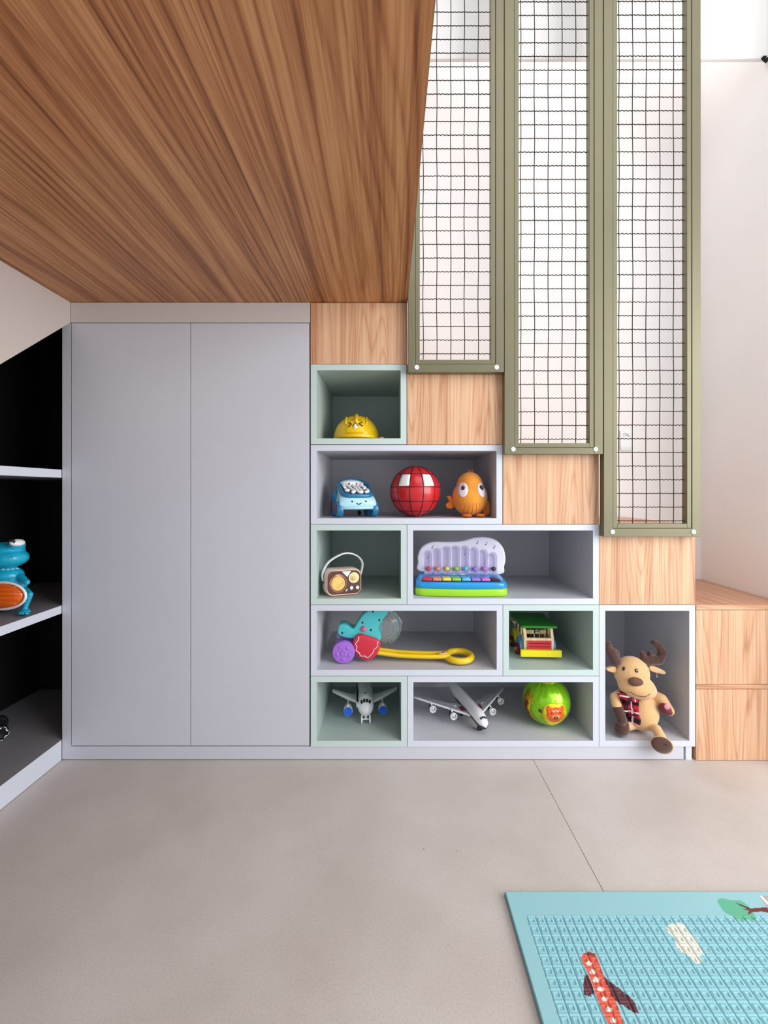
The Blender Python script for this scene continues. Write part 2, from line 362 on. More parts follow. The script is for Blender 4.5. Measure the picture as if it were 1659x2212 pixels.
# ------------------------------------------------------------------ mesh guards
yf = -0.033; ZT = 3.0
def wavy_wire_mesh(L, seed):
    rnd = random.Random(seed); bm = bmesh.new(); pts = []; n = int(L/0.0045)
    for k in range(n+1):
        t = k/n; pts.append((t*L, 0, 0.0013*math.sin(k*2.1+rnd.random()*0.8)))
    add_tube(bm, pts, 0.0015, 5); me = bpy.data.meshes.new('wire'); bm.to_mesh(me); bm.free(); me.materials.append(M_wire); me.shade_smooth(); return me
def straight_wire_mesh(L):
    bm = bmesh.new(); n = 40
    add_tube(bm, [(0.0010*math.sin(k*0.9), 0, k*L/n) for k in range(n+1)], 0.0015, 5)
    me = bpy.data.meshes.new('wire'); bm.to_mesh(me); bm.free(); me.materials.append(M_wire); me.shade_smooth(); return me
def guard(ox0, ox1, oy, ix0, ix1, iy, label, wires, hy0):
    g = thing('mesh_guard', label, 'guard panel', 'olive framed wire mesh guards beside the stairs')
    a, c, lo = X(ox0, yf), X(ox1, yf), Z(oy, yf); ia, ic, il = X(ix0, yf), X(ix1, yf), Z(iy, yf)
    bz = 0.016  # inner bead width
    box('stile', a, ia-bz, yf, -0.001, lo, ZT, M_olive, g, 0.001); box('stile', ic+bz, c, yf, -0.001, lo, ZT, M_olive, g, 0.001)
    box('bottom_rail', ia-bz, ic+bz, yf, -0.001, lo, il-bz, M_olive, g, 0.001)
    box('top_rail', ia-bz, ic+bz, yf, -0.001, ZT-0.04, ZT, M_olive, g, 0.001)
    bm = bmesh.new(); y0, y1 = yf+0.002, -0.003
    add_box(bm, ia-bz+0.0012, ia, y0, y1, il-bz+0.0012, ZT-0.041, 0.001); add_box(bm, ic, ic+bz-0.0012, y0, y1, il-bz+0.0012, ZT-0.041, 0.001)
    add_box(bm, ia, ic, y0, y1, il-bz+0.0012, il, 0.001); obj('glazing_bead', bm, M_olive, g)
    yc = Z(oy-10.5, yf)
    for sx in (a+0.0018*16, c-0.0018*14):
        lathe('screw_cap', [(0, 0.002), (0.0042, 0.0021), (0.0048, 0.003), (0.0068, 0.003), (0.0085, 0.001), (0.0085, -0.002)], M_cap, g, (sx, yf, yc), (0, -1, 0), 24)
    Lx = ic-ia+0.008; ml = [wavy_wire_mesh(Lx, s) for s in range(3)]
    z = Z(hy0, yf+0.018); k = 0; dz = 29.55*(D+yf+0.018)/F
    while z < ZT-0.05:
        o = bpy.data.objects.new('wire', ml[k % 3]); COL.objects.link(o); o.parent = g; o.location = (ia-0.004, yf+0.0195, z)
        z += dz; k += 1
    mv = straight_wire_mesh(ZT-0.04-il)
    for wx in wires:
        o = bpy.data.objects.new('wire', mv); COL.objects.link(o); o.parent = g; o.location = (X(wx, yf+0.018), yf+0.0165, il-0.003)
guard(881.5, 1088.5, 804, 907, 1061, 776.5, 'olive mesh guard nearest the wooden ceiling, the shortest of three', (914, 943.5, 973.5, 1003, 1033, 1060.5), 764)
guard(1090, 1302.5, 981, 1121, 1274, 957, 'middle olive mesh guard between its two neighbours', (1124.5, 1154, 1184, 1213.5, 1243, 1271.5), 948.5)
guard(1304.5, 1514, 1159.5, 1334, 1485, 1131.5, 'rightmost olive mesh guard reaching lowest beside the white wall', (1336.5, 1366, 1395, 1424.5, 1454, 1482), 1125)

# wall switch seen through the right guard
ws = thing('wall_switch', 'small white wall plate with tiny dark marks behind the rightmost mesh guard', 'switch')
box('plate', -0.027, 0.027, -0.008, 0, -0.045, 0.045, mat('switch_white', rgb(240, 242, 246), 0.4), ws, 0.003)
box('lower_key', -0.024, 0.024, -0.0095, -0.008, -0.040, -0.028, M_cap, ws, 0.001)
tube('arc_mark', [(-0.015+0.003*k, -0.009, 0.030 - 0.00035*(k-3)**2) for k in range(9)], 0.0009, M_dark, ws, 6)
for dx, dz in ((-0.011, 0.019), (-0.002, 0.022), (0.008, 0.020), (0.014, 0.019)): ell('dot_mark', (dx, -0.009, dz), (0.0018, 0.0008, 0.0016), M_dark, ws, u=8, v=6)
place(ws, X(1351, 0.47), 0.4695, Z(952, 0.47))

# ------------------------------------------------------------------ left bookcase
bc = thing('bookcase', 'deep charcoal bookcase with white shelf edges along the left wall', 'bookcase')
xf, xbk, y0b, y1b = -1.1345, -1.52, -1.1, 0.42
def brd(name, z0, z1):
    box(name, xbk, xf-0.0015, y0b, y1b-0.01, z0, z1, M_shelf, bc)
    o = box('edge_strip', xf-0.0015, xf, y0b, -0.0005, z0, z1, M_white, bc); return o
def zs(py): return CAMZ + (CY-py)*U
brd('shelf', zs(1032), zs(1014.7)); brd('shelf', zs(1325), zs(1308)); brd('bottom_panel', zs(1615), zs(1598.5))
box('back_panel', xbk-0.008, xbk, y0b, y1b, 0.0, Z(653)-0.003, M_char, bc)
box('side_panel', xbk, xf, y1b-0.01, y1b, 0.0, Z(653)-0.003, M_char, bc)
box('side_panel', xbk, xf, y0b-0.02, y0b, 0.0, 1.12, M_white, bc)
box('plinth', xf-0.02, xf, y0b, -0.0005, 0.002, zs(1615), M_white, bc, 0.0008)
prism('top_panel', [(y1b, Z(653)-0.003), (y1b, Z(653)-0.02), (0, Z(653)-0.02), (-0.5, 1.16), (y0b, 1.13), (y0b, 1.15), (-0.5, 1.18), (0, Z(653)-0.003)], xbk, xf-0.001, M_char, bc, plane='yz')
zMid, zLow = zs(1308), zs(1598.5)

# ------------------------------------------------------------------ play mat
def build_mat():
    g = thing('play_mat', 'pale blue play mat with embossed squares and printed pictures on the floor', 'play mat')
    x0, y0, x1, y1 = 0.2635, -0.5345, 1.35, -1.50
    H = 0.012
    bm = bmesh.new(); add_box(bm, x0, x1, y1, y0, 0.0, H-0.0045, 0.0015); obj('foam_base', bm, mat('foam_side', rgb(112, 152, 158), 0.8), g)
    gx, gy, cw, cd = 0.295, -0.598, 0.01945, 0.0209
    def axis_samples(a0, a1, g, c, feats, fine_to, gap):
        p = [a0, g]; k = 0
        while g + k*c < a1:
            p += [g + (k+f)*c for f in feats if a0 < g + (k+f)*c < a1]; k += 1
        p = sorted(set([round(v, 6) for v in p] + [a1])); out = []
        for a, b in zip(p, p[1:]):
            n = max(1, int(math.ceil((b-a)/gap))) if a < fine_to else 1; out += [a + (b-a)*t/n for t in range(n)]
        return np.array(out + [a1])
    xs = axis_samples(x0+0.001, x1-0.001, gx, cw, (0.0, 0.035, 0.06, 0.18, 0.21, 0.34, 0.37, 0.67, 0.70, 0.79, 0.82, 0.94, 0.965), 0.90, 0.0013)
    ys = -axis_samples(-y0+0.001, -y1-0.001, -gy, cd, (0.0, 0.09, 0.13, 0.24, 0.28, 0.36, 0.40, 0.68, 0.72, 0.76, 0.80, 0.87, 0.91), 0.815, 0.0013)
    XX, YY = np.meshgrid(xs, ys); nx, ny = len(xs), len(ys)
    inside = (XX > gx) & (YY < gy)
    u = ((XX-gx)/cw) % 1.0; v = ((gy-YY)/cd) % 1.0
    h = np.zeros_like(XX)
    rib = np.minimum(np.abs(v-0.0), np.abs(v-1.0)); h += np.where(rib < 0.11, 0.0011, 0)
    grv = np.minimum(u, 1-u); h -= np.where(grv < 0.045, 0.0022, 0)
    sq = (u > 0.18) & (u < 0.82) & (v > 0.24) & (v < 0.80); h += np.where(sq, 0.0008, 0)
    sq2 = (u > 0.34) & (u < 0.70) & (v > 0.36) & (v < 0.72); h -= np.where(sq2, 0.0015, 0)
    h = np.where(inside, h, 0.0)
    h += 0.00008*np.random.RandomState(3).randn(*h.shape)*inside
    col = np.zeros(XX.shape+(3,)); base = np.array(rgb(152, 203, 212)[:3]); col[:] = base
    col[inside] = np.array(rgb(144, 201, 211)[:3])
    def W2(px, py):  # pixel on the mat top -> floor point
        d = (CAMZ-H)*F/(py-CY); return (px-CX)*d/F, d-D
    def inpoly(pp):
        P = [W2(1080+a/2.865, 1900+b/2.865) for a, b in pp]; r = np.zeros(XX.shape, bool); n = len(P)
        for i in range(n):
            (xa, ya), (xb, yb) = P[i], P[(i+1) % n]
            c = ((ya > YY) != (yb > YY)) & (XX < (xb-xa)*(YY-ya)/((yb-ya) or 1e-9)+xa); r ^= c
        return r
    def paint(pp, c, keep=0.0): mk = inpoly(pp); col[mk] = np.array(rgb(*c)[:3])*(1-keep) + col[mk]*keep
    paint(cr([(1030, 320), (1040, 285), (1080, 268), (1130, 270), (1160, 310), (1200, 350), (1225, 385), (1240, 420), (1268, 460), (1240, 468), (1245, 512), (1210, 515), (1180, 480), (1140, 455), (1105, 435), (1085, 390), (1090, 365)], 4), (226, 226, 214), 0.06)
    paint([(522, 600), (540, 580), (575, 660), (585, 700), (550, 718), (520, 712), (515, 650)], (92, 30, 42), 0.04)
    paint([(632, 590), (660, 610), (720, 660), (790, 710), (835, 760), (862, 828), (830, 822), (770, 780), (715, 750), (680, 720)], (92, 30, 42), 0.04)
    paint(cr([(502, 490), (515, 460), (550, 445), (590, 462), (612, 510), (640, 590), (680, 690), (715, 750), (745, 830), (775, 910), (860, 1120), (900, 1230), (850, 1290), (790, 1180), (700, 960), (660, 870), (620, 780), (580, 670), (545, 580), (515, 520)], 4), (226, 84, 52), 0.05)
    paint([(520, 462), (550, 445), (588, 460), (595, 478), (545, 468)], (120, 60, 45), 0.05)
    for a, b in ((552, 517), (573, 567), (596, 618), (623, 674), (648, 737), (675, 800), (702, 868)): paint(circ(a, b, 20, 16), (240, 232, 220))
    paint(cr([(1347, 125), (1375, 112), (1430, 125), (1490, 128), (1535, 160), (1560, 195), (1588, 240), (1540, 246), (1480, 248), (1420, 215), (1385, 195), (1355, 150)], 4), (96, 184, 150))
    paint([(1500, 180), (1540, 176), (1600, 172), (1640, 168), (1700, 170), (1760, 210), (1700, 210), (1620, 195), (1560, 200), (1540, 215), (1533, 205), (1542, 190)], (112, 50, 52))
    paint([(1455, 138), (1500, 155), (1545, 172), (1540, 180), (1490, 160)], (70, 40, 45))
    paint([(1580, 98), (1600, 98), (1720, 260), (1790, 360), (1900, 420), (1900, 98)], (176, 172, 168))
    paint([(1605, 98), (1622, 98), (1700, 180), (1692, 190)], (236, 236, 232))
    # the print goes on where the frame ends
    h[0, :] = h[-1, :] = -H+0.0015; h[:, 0] = h[:, -1] = -H+0.0015
    co = np.stack([XX, YY, np.full_like(XX, H) + h - 0.0010], -1).reshape(-1, 3)
    i = np.arange(nx*ny).reshape(ny, nx); q = np.stack([i[:-1, :-1], i[1:, :-1], i[1:, 1:], i[:-1, 1:]], -1).reshape(-1, 4)
    me = bpy.data.meshes.new('embossed_surface'); me.vertices.add(len(co)); me.vertices.foreach_set('co', co.ravel())
    me.loops.add(q.size); me.loops.foreach_set('vertex_index', q.ravel()); me.polygons.add(len(q))
    me.polygons.foreach_set('loop_start', np.arange(len(q))*4); me.polygons.foreach_set('loop_total', np.full(len(q), 4)); me.update(calc_edges=True)
    at = me.color_attributes.new('print', 'FLOAT_COLOR', 'POINT'); cc = np.ones((len(co), 4)); cc[:, :3] = col.reshape(-1, 3); at.data.foreach_set('color', cc.ravel())
    m = bpy.data.materials.new('printed_foam'); m.use_nodes = True; nt = m.node_tree; an = nt.nodes.new('ShaderNodeVertexColor'); an.layer_name = 'print'
    nt.links.new(an.outputs[0], nt.nodes['Principled BSDF'].inputs['Base Color']); nt.nodes['Principled BSDF'].inputs['Roughness'].default_value = 0.38
    o = link('embossed_surface', me, m, g); o['kind'] = 'stuff'
build_mat()

# ================================================================== TOYS
yel = mat('yellow_plastic', rgb(244, 205, 22), 0.28, coat=0.3); blk = mat('black_plastic', (0.012, 0.012, 0.014, 1), 0.35)
wht = mat('white_plastic', rgb(244, 246, 250), 0.3, coat=0.3); brown = mat('brown_print', rgb(110, 55, 40), 0.4)

# --- yellow toy helmet
hm = thing('toy_helmet', 'yellow toy hard hat with a small face in the top green box', 'toy helmet')
R = 0.078
def hmap(u, v, l): # u = lon, v = lat on dome (front = -y)
    r = R*(1.012 + 0.012*l); return (r*1.0*math.cos(v)*math.sin(u), -r*1.08*math.cos(v)*math.cos(u), 0.012 + r*1.02*math.sin(v))
bm = bmesh.new(); add_lathe(bm, [(R*math.cos(a), R*1.02*math.sin(a)) for a in [k*PI/2/16 for k in range(17)]], (0, 0, 0.012), (0, 0, 1), 40)
for v in bm.verts: v.co.y *= 1.08
obj('shell', bm, yel, hm, True)
for off in (-0.034, 0.0, 0.034):
    pts = [(off*(1.0 if off else 0) + 0.0*k, R*1.08*math.cos(a)*-1*math.sqrt(max(0.05, 1-(off/R)**2)), 0.012 + R*1.02*math.sin(a)*math.sqrt(1-(off/R)**2)) for k, a in enumerate([math.radians(35+10*j) for j in range(15)])]
    tube('ridge', pts, 0.0065 if off == 0 else 0.0045, yel, hm, 8)
bm = bmesh.new(); add_lathe(bm, [(R-0.001, 0), (R+0.004, 0), (R+0.004, 0.011), (R-0.001, 0.013), (R-0.001, 0)], (0, 0, 0.0), (0, 0, 1), 40)
for v in bm.verts: v.co.y *= 1.08
obj('rim', bm, yel, hm, True)
prism('brim', cr([(-0.062, -0.055), (-0.05, -0.092), (0, -0.112), (0.05, -0.092), (0.062, -0.055), (0, -0.07)], 6), 0.006, 0.016, yel, hm, 'xy', 0.003, 2, True)
decal('front_badge', rrect(-0.58, 0.50, 0.12, 0.80, 0.1), lambda u, v, l: hmap(u*0.75, v, l*1.0), yel, hm)
def mark(name, pts, mp, r, m, par): return tube(name, [mp(u, v, 2.2) for u, v in pts], r, m, par, 6)
H2 = lambda u, v, l: hmap(u, v, l)
mark('eye_mark', [(-0.34, 0.60), (-0.22, 0.50), (-0.34, 0.38)], H2, 0.0022, brown, hm)
mark('eye_mark', [(0.30, 0.62), (0.14, 0.52), (0.30, 0.42)], H2, 0.0022, brown, hm)
decal('snout_patch', circ(-0.03, 0.42, 0.11, 0.12), lambda u, v, l: hmap(u, v, 1.6+l*0.6), wht, hm, 2)
mark('mouth_mark', [(-0.14, 0.42), (-0.03, 0.58), (0.09, 0.42)], H2, 0.0016, brown, hm)
bm = bmesh.new(); add_cyl(bm, (0.078, -0.03, 0.010), (0.092, -0.034, 0.010), 0.006, 14); obj('strap_button', bm, wht, hm, True)
hm.scale = (1.1, 1.1, 1.1); place(hm, X(770, 0.13), 0.14, zA+0.0005, 0.05)

# --- blue toy car
def toy_car():
    g = thing('toy_car', 'light blue toy car with a smiling face and white top', 'toy car')
    lb = mat('pale_blue_plastic', rgb(176, 224, 240), 0.25, coat=0.4); db = mat('teal_blue_plastic', rgb(30, 120, 165), 0.3, coat=0.3); rd = mat('dull_red_plastic', rgb(150, 60, 70), 0.4)
    # profile across y/z lofted in x; front faces -y
    W = 0.072
    bm = bmesh.new(); rows = []
    prof = [(-0.062, 0.026), (-0.074, 0.038), (-0.074, 0.062), (-0.062, 0.078), (-0.020, 0.097), (0.020, 0.116), (0.062, 0.112), (0.080, 0.070), (0.074, 0.026)]
    for fx in (-1, -0.93, -0.75, -0.4, 0, 0.4, 0.75, 0.93, 1):
        k = 1 - 0.16*abs(fx)**4; wz = lambda z: W*fx*(1.0 if z < 0.05 else 1.0-(z-0.05)*3.2)
        rows.append([bm.verts.new((wz(z), y*k, 0.030+(z-0.030)*k)) for y, z in prof])
    for A, B in zip(rows, rows[1:]):
        for k in range(len(prof)-1): bm.faces.new((A[k], B[k], B[k+1], A[k+1]))
        bm.faces.new((A[-1], B[-1], B[0], A[0]))
    bm.faces.new(rows[0]); bm.faces.new(rows[-1][::-1]); o = obj('body', bm, lb, g, True)
    s = o.modifiers.new('s', 'SUBSURF'); s.levels = s.render_levels = 2
    for sx in (-1, 1):
        for yy in (-0.040, 0.048):
            r = 0.029 if yy < 0 else 0.034
            c = cyl('wheel', (sx*0.052, yy, r), (sx*0.076, yy, r), r, db, g, 28, 0.006)
            cyl('hub', (sx*0.0755, yy, r), (sx*0.0775, yy, r), r*0.62, rd, c, 20)
        ell('fender', (sx*0.058, 0.045, 0.068), (0.020, 0.042, 0.030), db, g)
    # darker cowl and the white printed top
    hz = lambda u, v: 0.075 + 0.52*(v+0.064) - 1.6*u*u
    ring = [(u, v) for u, v in cr([(-0.050, 0.030), (-0.054, -0.01), (-0.052, -0.045), (-0.03, -0.063), (0.03, -0.063), (0.052, -0.045), (0.054, -0.01), (0.050, 0.030), (0, 0.05)], 5)]
    tube('cowl', [(u, v, hz(u, v)+0.002) for u, v in ring], 0.0080, db, g, 8, True)
    decal('hood_panel', ring, lambda u, v, l: (u, v, hz(u, v)-0.004 + 0.008*l), mat('navy_plastic', rgb(22, 60, 90), 0.4), g)
    def hp(pts, r=0.0056): tube('white_rib', [(u, v, hz(u, v)+0.008) for u, v in cr(pts, 3, False)], r, wht, g, 8)
    ell('white_knob', (-0.034, -0.036, hz(-0.034, -0.036)+0.008), (0.010, 0.009, 0.007), wht, g)
    hp([(-0.030, 0.008), (-0.020, -0.018), (-0.010, -0.046), (-0.022, -0.052)]); hp([(-0.010, 0.008), (-0.002, -0.018), (0.006, -0.050), (0.018, -0.048), (0.012, -0.018), (0.006, 0.006)])
    hp([(0.034, 0.012), (0.022, 0.0), (0.038, -0.014), (0.028, -0.026)]); hp([(0.042, -0.026), (0.042, -0.042), (0.028, -0.048)]); hp([(-0.042, 0.010), (-0.038, -0.020)])
    blob('white_cap', [('e', (-0.006, 0.028, 0.122), (0.044, 0.030, 0.014)), ('e', (-0.006, 0.012, 0.116), (0.038, 0.016, 0.010))], wht, g, 0.003, 4)
    for sx in (-0.020, 0.008): ell('eye', (sx, -0.0035, 0.120), (0.0030, 0.0022, 0.0034), blk, g, u=10, v=8)
    # face on the front
    tube('smile', [(-0.009+0.003*k, -0.0745, 0.047+0.0005*(k-3)**2) for k in range(7)], 0.0016, blk, g, 6)
    for sx in (-0.024, 0.026): ell('eye', (sx, -0.0735, 0.057), (0.0032, 0.0018, 0.0032), blk, g, u=10, v=8)
    tube('bumper', [(-0.058, -0.052, 0.034), (-0.05, -0.066, 0.034), (0, -0.071, 0.034), (0.05, -0.066, 0.034), (0.058, -0.052, 0.034)], 0.006, lb, g, 8)
    ell('charging_plug', (0.026, 0.03, 0.012), (0.006, 0.02, 0.010), blk, g)
    return g
place(toy_car(), X(765, 0.10), 0.108, zB+0.0005, 0.30)

# --- red ball (plain stand-in: seams and two white panels)
rb = thing('toy_ball', 'red ball with black seams and two white panels in the long white box', 'ball')
red = mat('red_vinyl', rgb(196, 30, 38), 0.3, noise=0.06, nscale=40, coat=0.3); R = 0.0925
bm = bmesh.new(); add_ell(bm, (0, 0, 0), R, (0, 0, 0), 48, 32); obj('shell', bm, red, rb, True)
def bmap(u, v, l=0.0, R=R): r = R*(1.0+0.012*l); return (r*math.cos(v)*math.sin(u), -r*math.cos(v)*math.cos(u), r*math.sin(v))
for k in range(12):
    tube('seam', [bmap(k*PI/6 + PI/12, math.radians(-72+6*j)) for j in range(26)], 0.0016, blk, rb, 6)
for lat in (-50, -22, 10, 42): tube('seam', [bmap(2*PI*j/60, math.radians(lat)) for j in range(60)], 0.0016, blk, rb, 6, True)
for s in (-1, 1):
    pp = rrect(s*0.525-0.235, s*0.525+0.235, math.radians(12), math.radians(40), 0.03, 2)
    decal('white_panel', pp, lambda u, v, l: bmap(u, v, 0.5*l+0.3), wht, rb, 4)
for la in (82,): lathe('end_cap', [(0, 0.0008), (0.012, 0.0006), (0.015, -0.003)], red, rb, bmap(0, math.radians(90 if la > 0 else -90)), (0, 0, 1 if la > 0 else -1), 20)
place(rb, X(897, 0.10), 0.10, zB+R+0.0005, 0)

# --- orange plush fish
of = thing('plush_fish', 'round orange plush fish with big eyes beside the red ball', 'plush toy')
orp = mat('orange_plush', rgb(232, 148, 48), 0.85, noise=0.12, nscale=25, bump=0.4, bscale=120, sheen=0.3); orf = mat('orange_fin', rgb(196, 104, 30), 0.85, noise=0.15, nscale=40, bump=0.5, bscale=90)
pale = mat('pale_eye_felt', rgb(236, 226, 240), 0.7)
blob('body', [('e', (0, 0, 0.070), (0.064, 0.062, 0.068)), ('e', (0, 0, 0.112), (0.048, 0.05, 0.052))], orp, of, 0.0035, 12)
FP = proj(of.children[0])
for s in (-1, 1):
    decal('eye_patch', circ(s*0.034, 0.098, 0.0165, 0.026, 24, 0.12*s), lambda u, v, l: FP(u, v, 0.5*l), pale, of, 4)
    ell('pupil', FP(s*0.031, 0.104, 1.0), (0.0082, 0.0034, 0.0092), mat('dark_brown_eye', rgb(52, 20, 18), 0.2), of)
    ell('eye_glint', FP(s*0.031+0.003, 0.108, 3.0), (0.0022, 0.001, 0.0022), wht, of, u=8, v=6)
prism('side_fin', cr([(-0.060, 0.060), (-0.072, 0.076), (-0.084, 0.072), (-0.076, 0.056), (-0.088, 0.046), (-0.084, 0.032), (-0.066, 0.030), (-0.056, 0.04)], 5), -0.006, 0.006, orf, of, bevel=0.004, smooth=True)
prism('side_fin', cr([(0.050, 0.050), (0.066, 0.058), (0.072, 0.036), (0.070, 0.012), (0.055, 0.004), (0.044, 0.018)], 5), -0.014, 0.0, orf, of, bevel=0.004, smooth=True)
for s, yv in ((-0.02, -0.045), (0.03, -0.04)): ell('bottom_fin', (s, yv, 0.007), (0.018, 0.014, 0.007), orf, of)
tube('top_fin', [(-0.006, 0, 0.158), (-0.003, 0.0, 0.170), (0.004, 0, 0.164), (0.010, 0, 0.170), (0.012, 0, 0.158)], 0.003, orf, of, 8)
for k in range(5): tube('seam', [FP((-0.028+0.014*k)*(1.15-0.25*j/4), 0.012+0.008*j, 0) for j in range(6)], 0.0007, orf, of, 5)
place(of, X(1015, 0.085), 0.088, zB+0.0005, 0.04)

# --- retro radio
rd = thing('toy_radio', 'small cream retro radio with brown front and carrying handle', 'radio')
crm = mat('cream_plastic', rgb(224, 214, 204), 0.35); brn = mat('brown_panel', rgb(84, 52, 46), 0.2, coat=0.5); rose = mat('rose_gold', rgb(222, 170, 150), 0.25, metal=0.7); gold = mat('warm_dial', rgb(226, 190, 110), 0.3, metal=0.4, noise=0.2, nscale=60)
w2, h2 = 0.066, 0.094
prism('case', rrect(-w2, w2, 0, h2, 0.026), 0, 0.058, crm, rd, bevel=0.006, smooth=True)
prism('front_panel', rrect(-w2+0.005, w2-0.005, 0.005, h2-0.006, 0.022), -0.002, 0.004, brn, rd, bevel=0.001)
tube('front_rim', [(u, -0.002, v) for u, v in rrect(-w2+0.004, w2-0.004, 0.004, h2-0.004, 0.023, 6)], 0.0026, rose, rd, 8, True)
lathe('speaker', [(0, 0.003), (0.022, 0.002), (0.026, 0.0), (0.029, 0.006), (0.032, 0.004), (0.032, -0.002)], rose, rd, (-0.022, -0.002, 0.045), (0, -1, 0), 36)
cyl('speaker_cone', (-0.022, -0.004, 0.045), (-0.022, -0.0065, 0.045), 0.025, gold, rd, 32)
lathe('dial', [(0, 0.006), (0.012, 0.006), (0.014, 0.003), (0.019, 0.003), (0.019, -0.002)], mat('dial_cream', rgb(240, 228, 180), 0.3), rd, (0.036, -0.002, 0.062), (0, -1, 0), 32)
cyl('dial_centre', (0.036, -0.008, 0.062), (0.036, -0.0115, 0.062), 0.008, gold, rd, 24)
for dx in (0.026, 0.048): cyl('knob', (dx, -0.002, 0.027), (dx, -0.010, 0.027), 0.0062, wht, rd, 18, 0.001)
prism('light_flash', [(-0.008, 0.086), (0.026, 0.086), (0.012, 0.066)], -0.003, -0.001, wht, rd)
tube('switch_bar', [(0.004, -0.004, 0.016), (0.012, -0.004, 0.022)], 0.003, crm, rd, 8)
hpts = cr([(-w2-0.003, 0.03, 0.050), (-w2-0.004, 0.03, 0.080), (-0.045, 0.03, 0.120), (0.01, 0.03, 0.146), (0.055, 0.03, 0.136), (w2+0.012, 0.03, 0.106), (w2+0.003, 0.03, 0.062)], 6, False)
bm = bmesh.new(); add_tube(bm, hpts, 0.0034, 10)
for v in bm.verts: v.co.y = 0.03 + (v.co.y-0.03)*3.0
obj('handle', bm, wht, rd, True)
for s in (-1, 1): cyl('handle_pivot', (s*(w2-0.002), 0.03, 0.052), (s*(w2+0.006), 0.03, 0.052), 0.009, blk, rd, 18)
place(rd, X(743, 0.05), 0.045, zC+0.0005, 0.36)

# --- toy piano
def toy_piano():
    g = thing('toy_piano', 'blue and lime toy piano with white bubble tube panel', 'toy piano')
    blue = mat('bright_blue_plastic', rgb(20, 150, 222), 0.25, coat=0.4); lime = mat('lime_plastic', rgb(160, 218, 40), 0.3, coat=0.3); lav = mat('lavender_white_plastic', rgb(228, 226, 246), 0.3, coat=0.2)
    def oval(e=0.0): return cr([(-0.163-e, 0.030), (-0.155-e, 0.010), (-0.125, -0.002-e), (0, -0.010-e), (0.125, -0.002-e), (0.155+e, 0.010), (0.163+e, 0.035), (0.155+e, 0.095), (0.128, 0.118+e), (0.07, 0.112+e), (0, 0.120+e), (-0.07, 0.112+e), (-0.128, 0.118+e), (-0.155-e, 0.095)], 4)
    prism('base', oval(0.001), 0.0, 0.027, lime, g, 'xy', 0.006, 3, True)
    bm = bmesh.new(); add_prism(bm, oval(0.0), 0.025, 0.050, 'xy', 0.009, 4)
    for v in bm.verts:
        if v.co.z > 0.030: v.co.z += 0.016*max(0, min(1, (v.co.y-0.02)/0.09)); v.co.x *= 1.0-0.02*(v.co.z-0.03)/0.03
    o = obj('deck', bm, blue, g); o.data.shade_smooth(); o.data.set_sharp_from_angle(angle=math.radians(50))
    def dz(y): return 0.050 + 0.016*max(0, min(1, (y-0.02)/0.09))
    prism('key_bed', rrect(-0.142, 0.142, 0.006, 0.058, 0.012), 0.0495, 0.0535, mat('key_bed_dark', rgb(20, 50, 90), 0.4), g, 'xy')
    cols = [(206, 40, 60), (236, 140, 90), (240, 226, 60), (150, 214, 30), (90, 206, 232), (164, 120, 222), (206, 116, 216), (48, 34, 40)]
    km = [mat('key_colour', rgb(*c), 0.3, coat=0.3) for c in cols]
    for k in range(8):
        x0 = -0.138 + k*0.0345; kk = box('key', x0+0.002, x0+0.0325, 0.010, 0.055, 0.050, 0.061, km[k], g, 0.003, 3, True)
        box('key_inset', x0+0.009, x0+0.026, 0.018, 0.042, 0.0608, 0.0618, km[k], kk, 0.0004)
    # upright back panel with eight clear tubes
    y = 0.098
    def q(a, b): return (0.010 + (a-468)*0.0004354, 0.198 - (b-125)*0.000437)
    out = [q(*p) for p in [(120, 420), (97, 340), (97, 280), (130, 210), (210, 165), (330, 163), (430, 160), (500, 148), (580, 125), (680, 122), (770, 150), (830, 220), (847, 310), (835, 370), (800, 440), (460, 440)]]
    prism('tube_panel', cr(out, 5), y, y+0.026, lav, g, bevel=0.007, seg=3, smooth=True)
    glass = mat('clear_tube_plastic', (0.96, 0.95, 1.0, 1), 0.04, trans=0.97, ior=1.12)
    tops = [232, 212, 196, 190, 190, 202, 222, 246]
    win = [q(158, 430)] + [q(158+k*0, 260) for k in ()]
    for k in range(8):
        a = 184 + k*79.0; xk, zt = q(a, tops[k]); z0 = 0.064
        pp = [(xk-0.0150, z0), (xk+0.0150, z0), (xk+0.0150, zt-0.012), (xk+0.010, zt-0.003), (xk, zt), (xk-0.010, zt-0.003), (xk-0.0150, zt-0.012)]
        prism('recess', pp, y-0.0008, y+0.002, mat('recess_lilac', rgb(196, 190, 226), 0.5) if k == 0 else bpy.data.materials['recess_lilac'], g)
        lathe('clear_tube', [(0, 0), (0.0115, 0), (0.0125, 0.004), (0.0125, zt-z0-0.018), (0.009, zt-z0-0.008), (0, zt-z0-0.005)], glass, g, (xk, y-0.0135, z0), (0, 0, 1), 20)
        ell('bead', (xk, y-0.0135, 0.084), (0.0085, 0.0085, 0.0085), km[k], g, u=16, v=12)
    notes = [(222, 205), (605, 165), (680, 175), (748, 203), (490, 250), (180, 280), (655, 325)]
    ink = mat('note_ink', rgb(110, 80, 140), 0.5)
    for i, (a, b) in enumerate(notes):
        xn, zn = q(a, b); yy = y-0.0008 if b < 215 else y-0.0265
        bm = bmesh.new(); add_ell(bm, (xn-0.002, yy, zn-0.005), (0.0026, 0.0008, 0.002), (0, 0.4, 0), 10, 6); add_tube(bm, [(xn, yy, zn-0.005), (xn+0.002, yy, zn+0.006), (xn+0.005, yy, zn+0.003)], 0.0006, 5); obj('music_note', bm, ink, g, True)
    ell('logo_mark', (0.012, 0.080, 0.0635), (0.012, 0.005, 0.002), wht, g); ell('logo_mark', (-0.018, 0.082, 0.0635), (0.014, 0.004, 0.0015), wht, g)
    return g
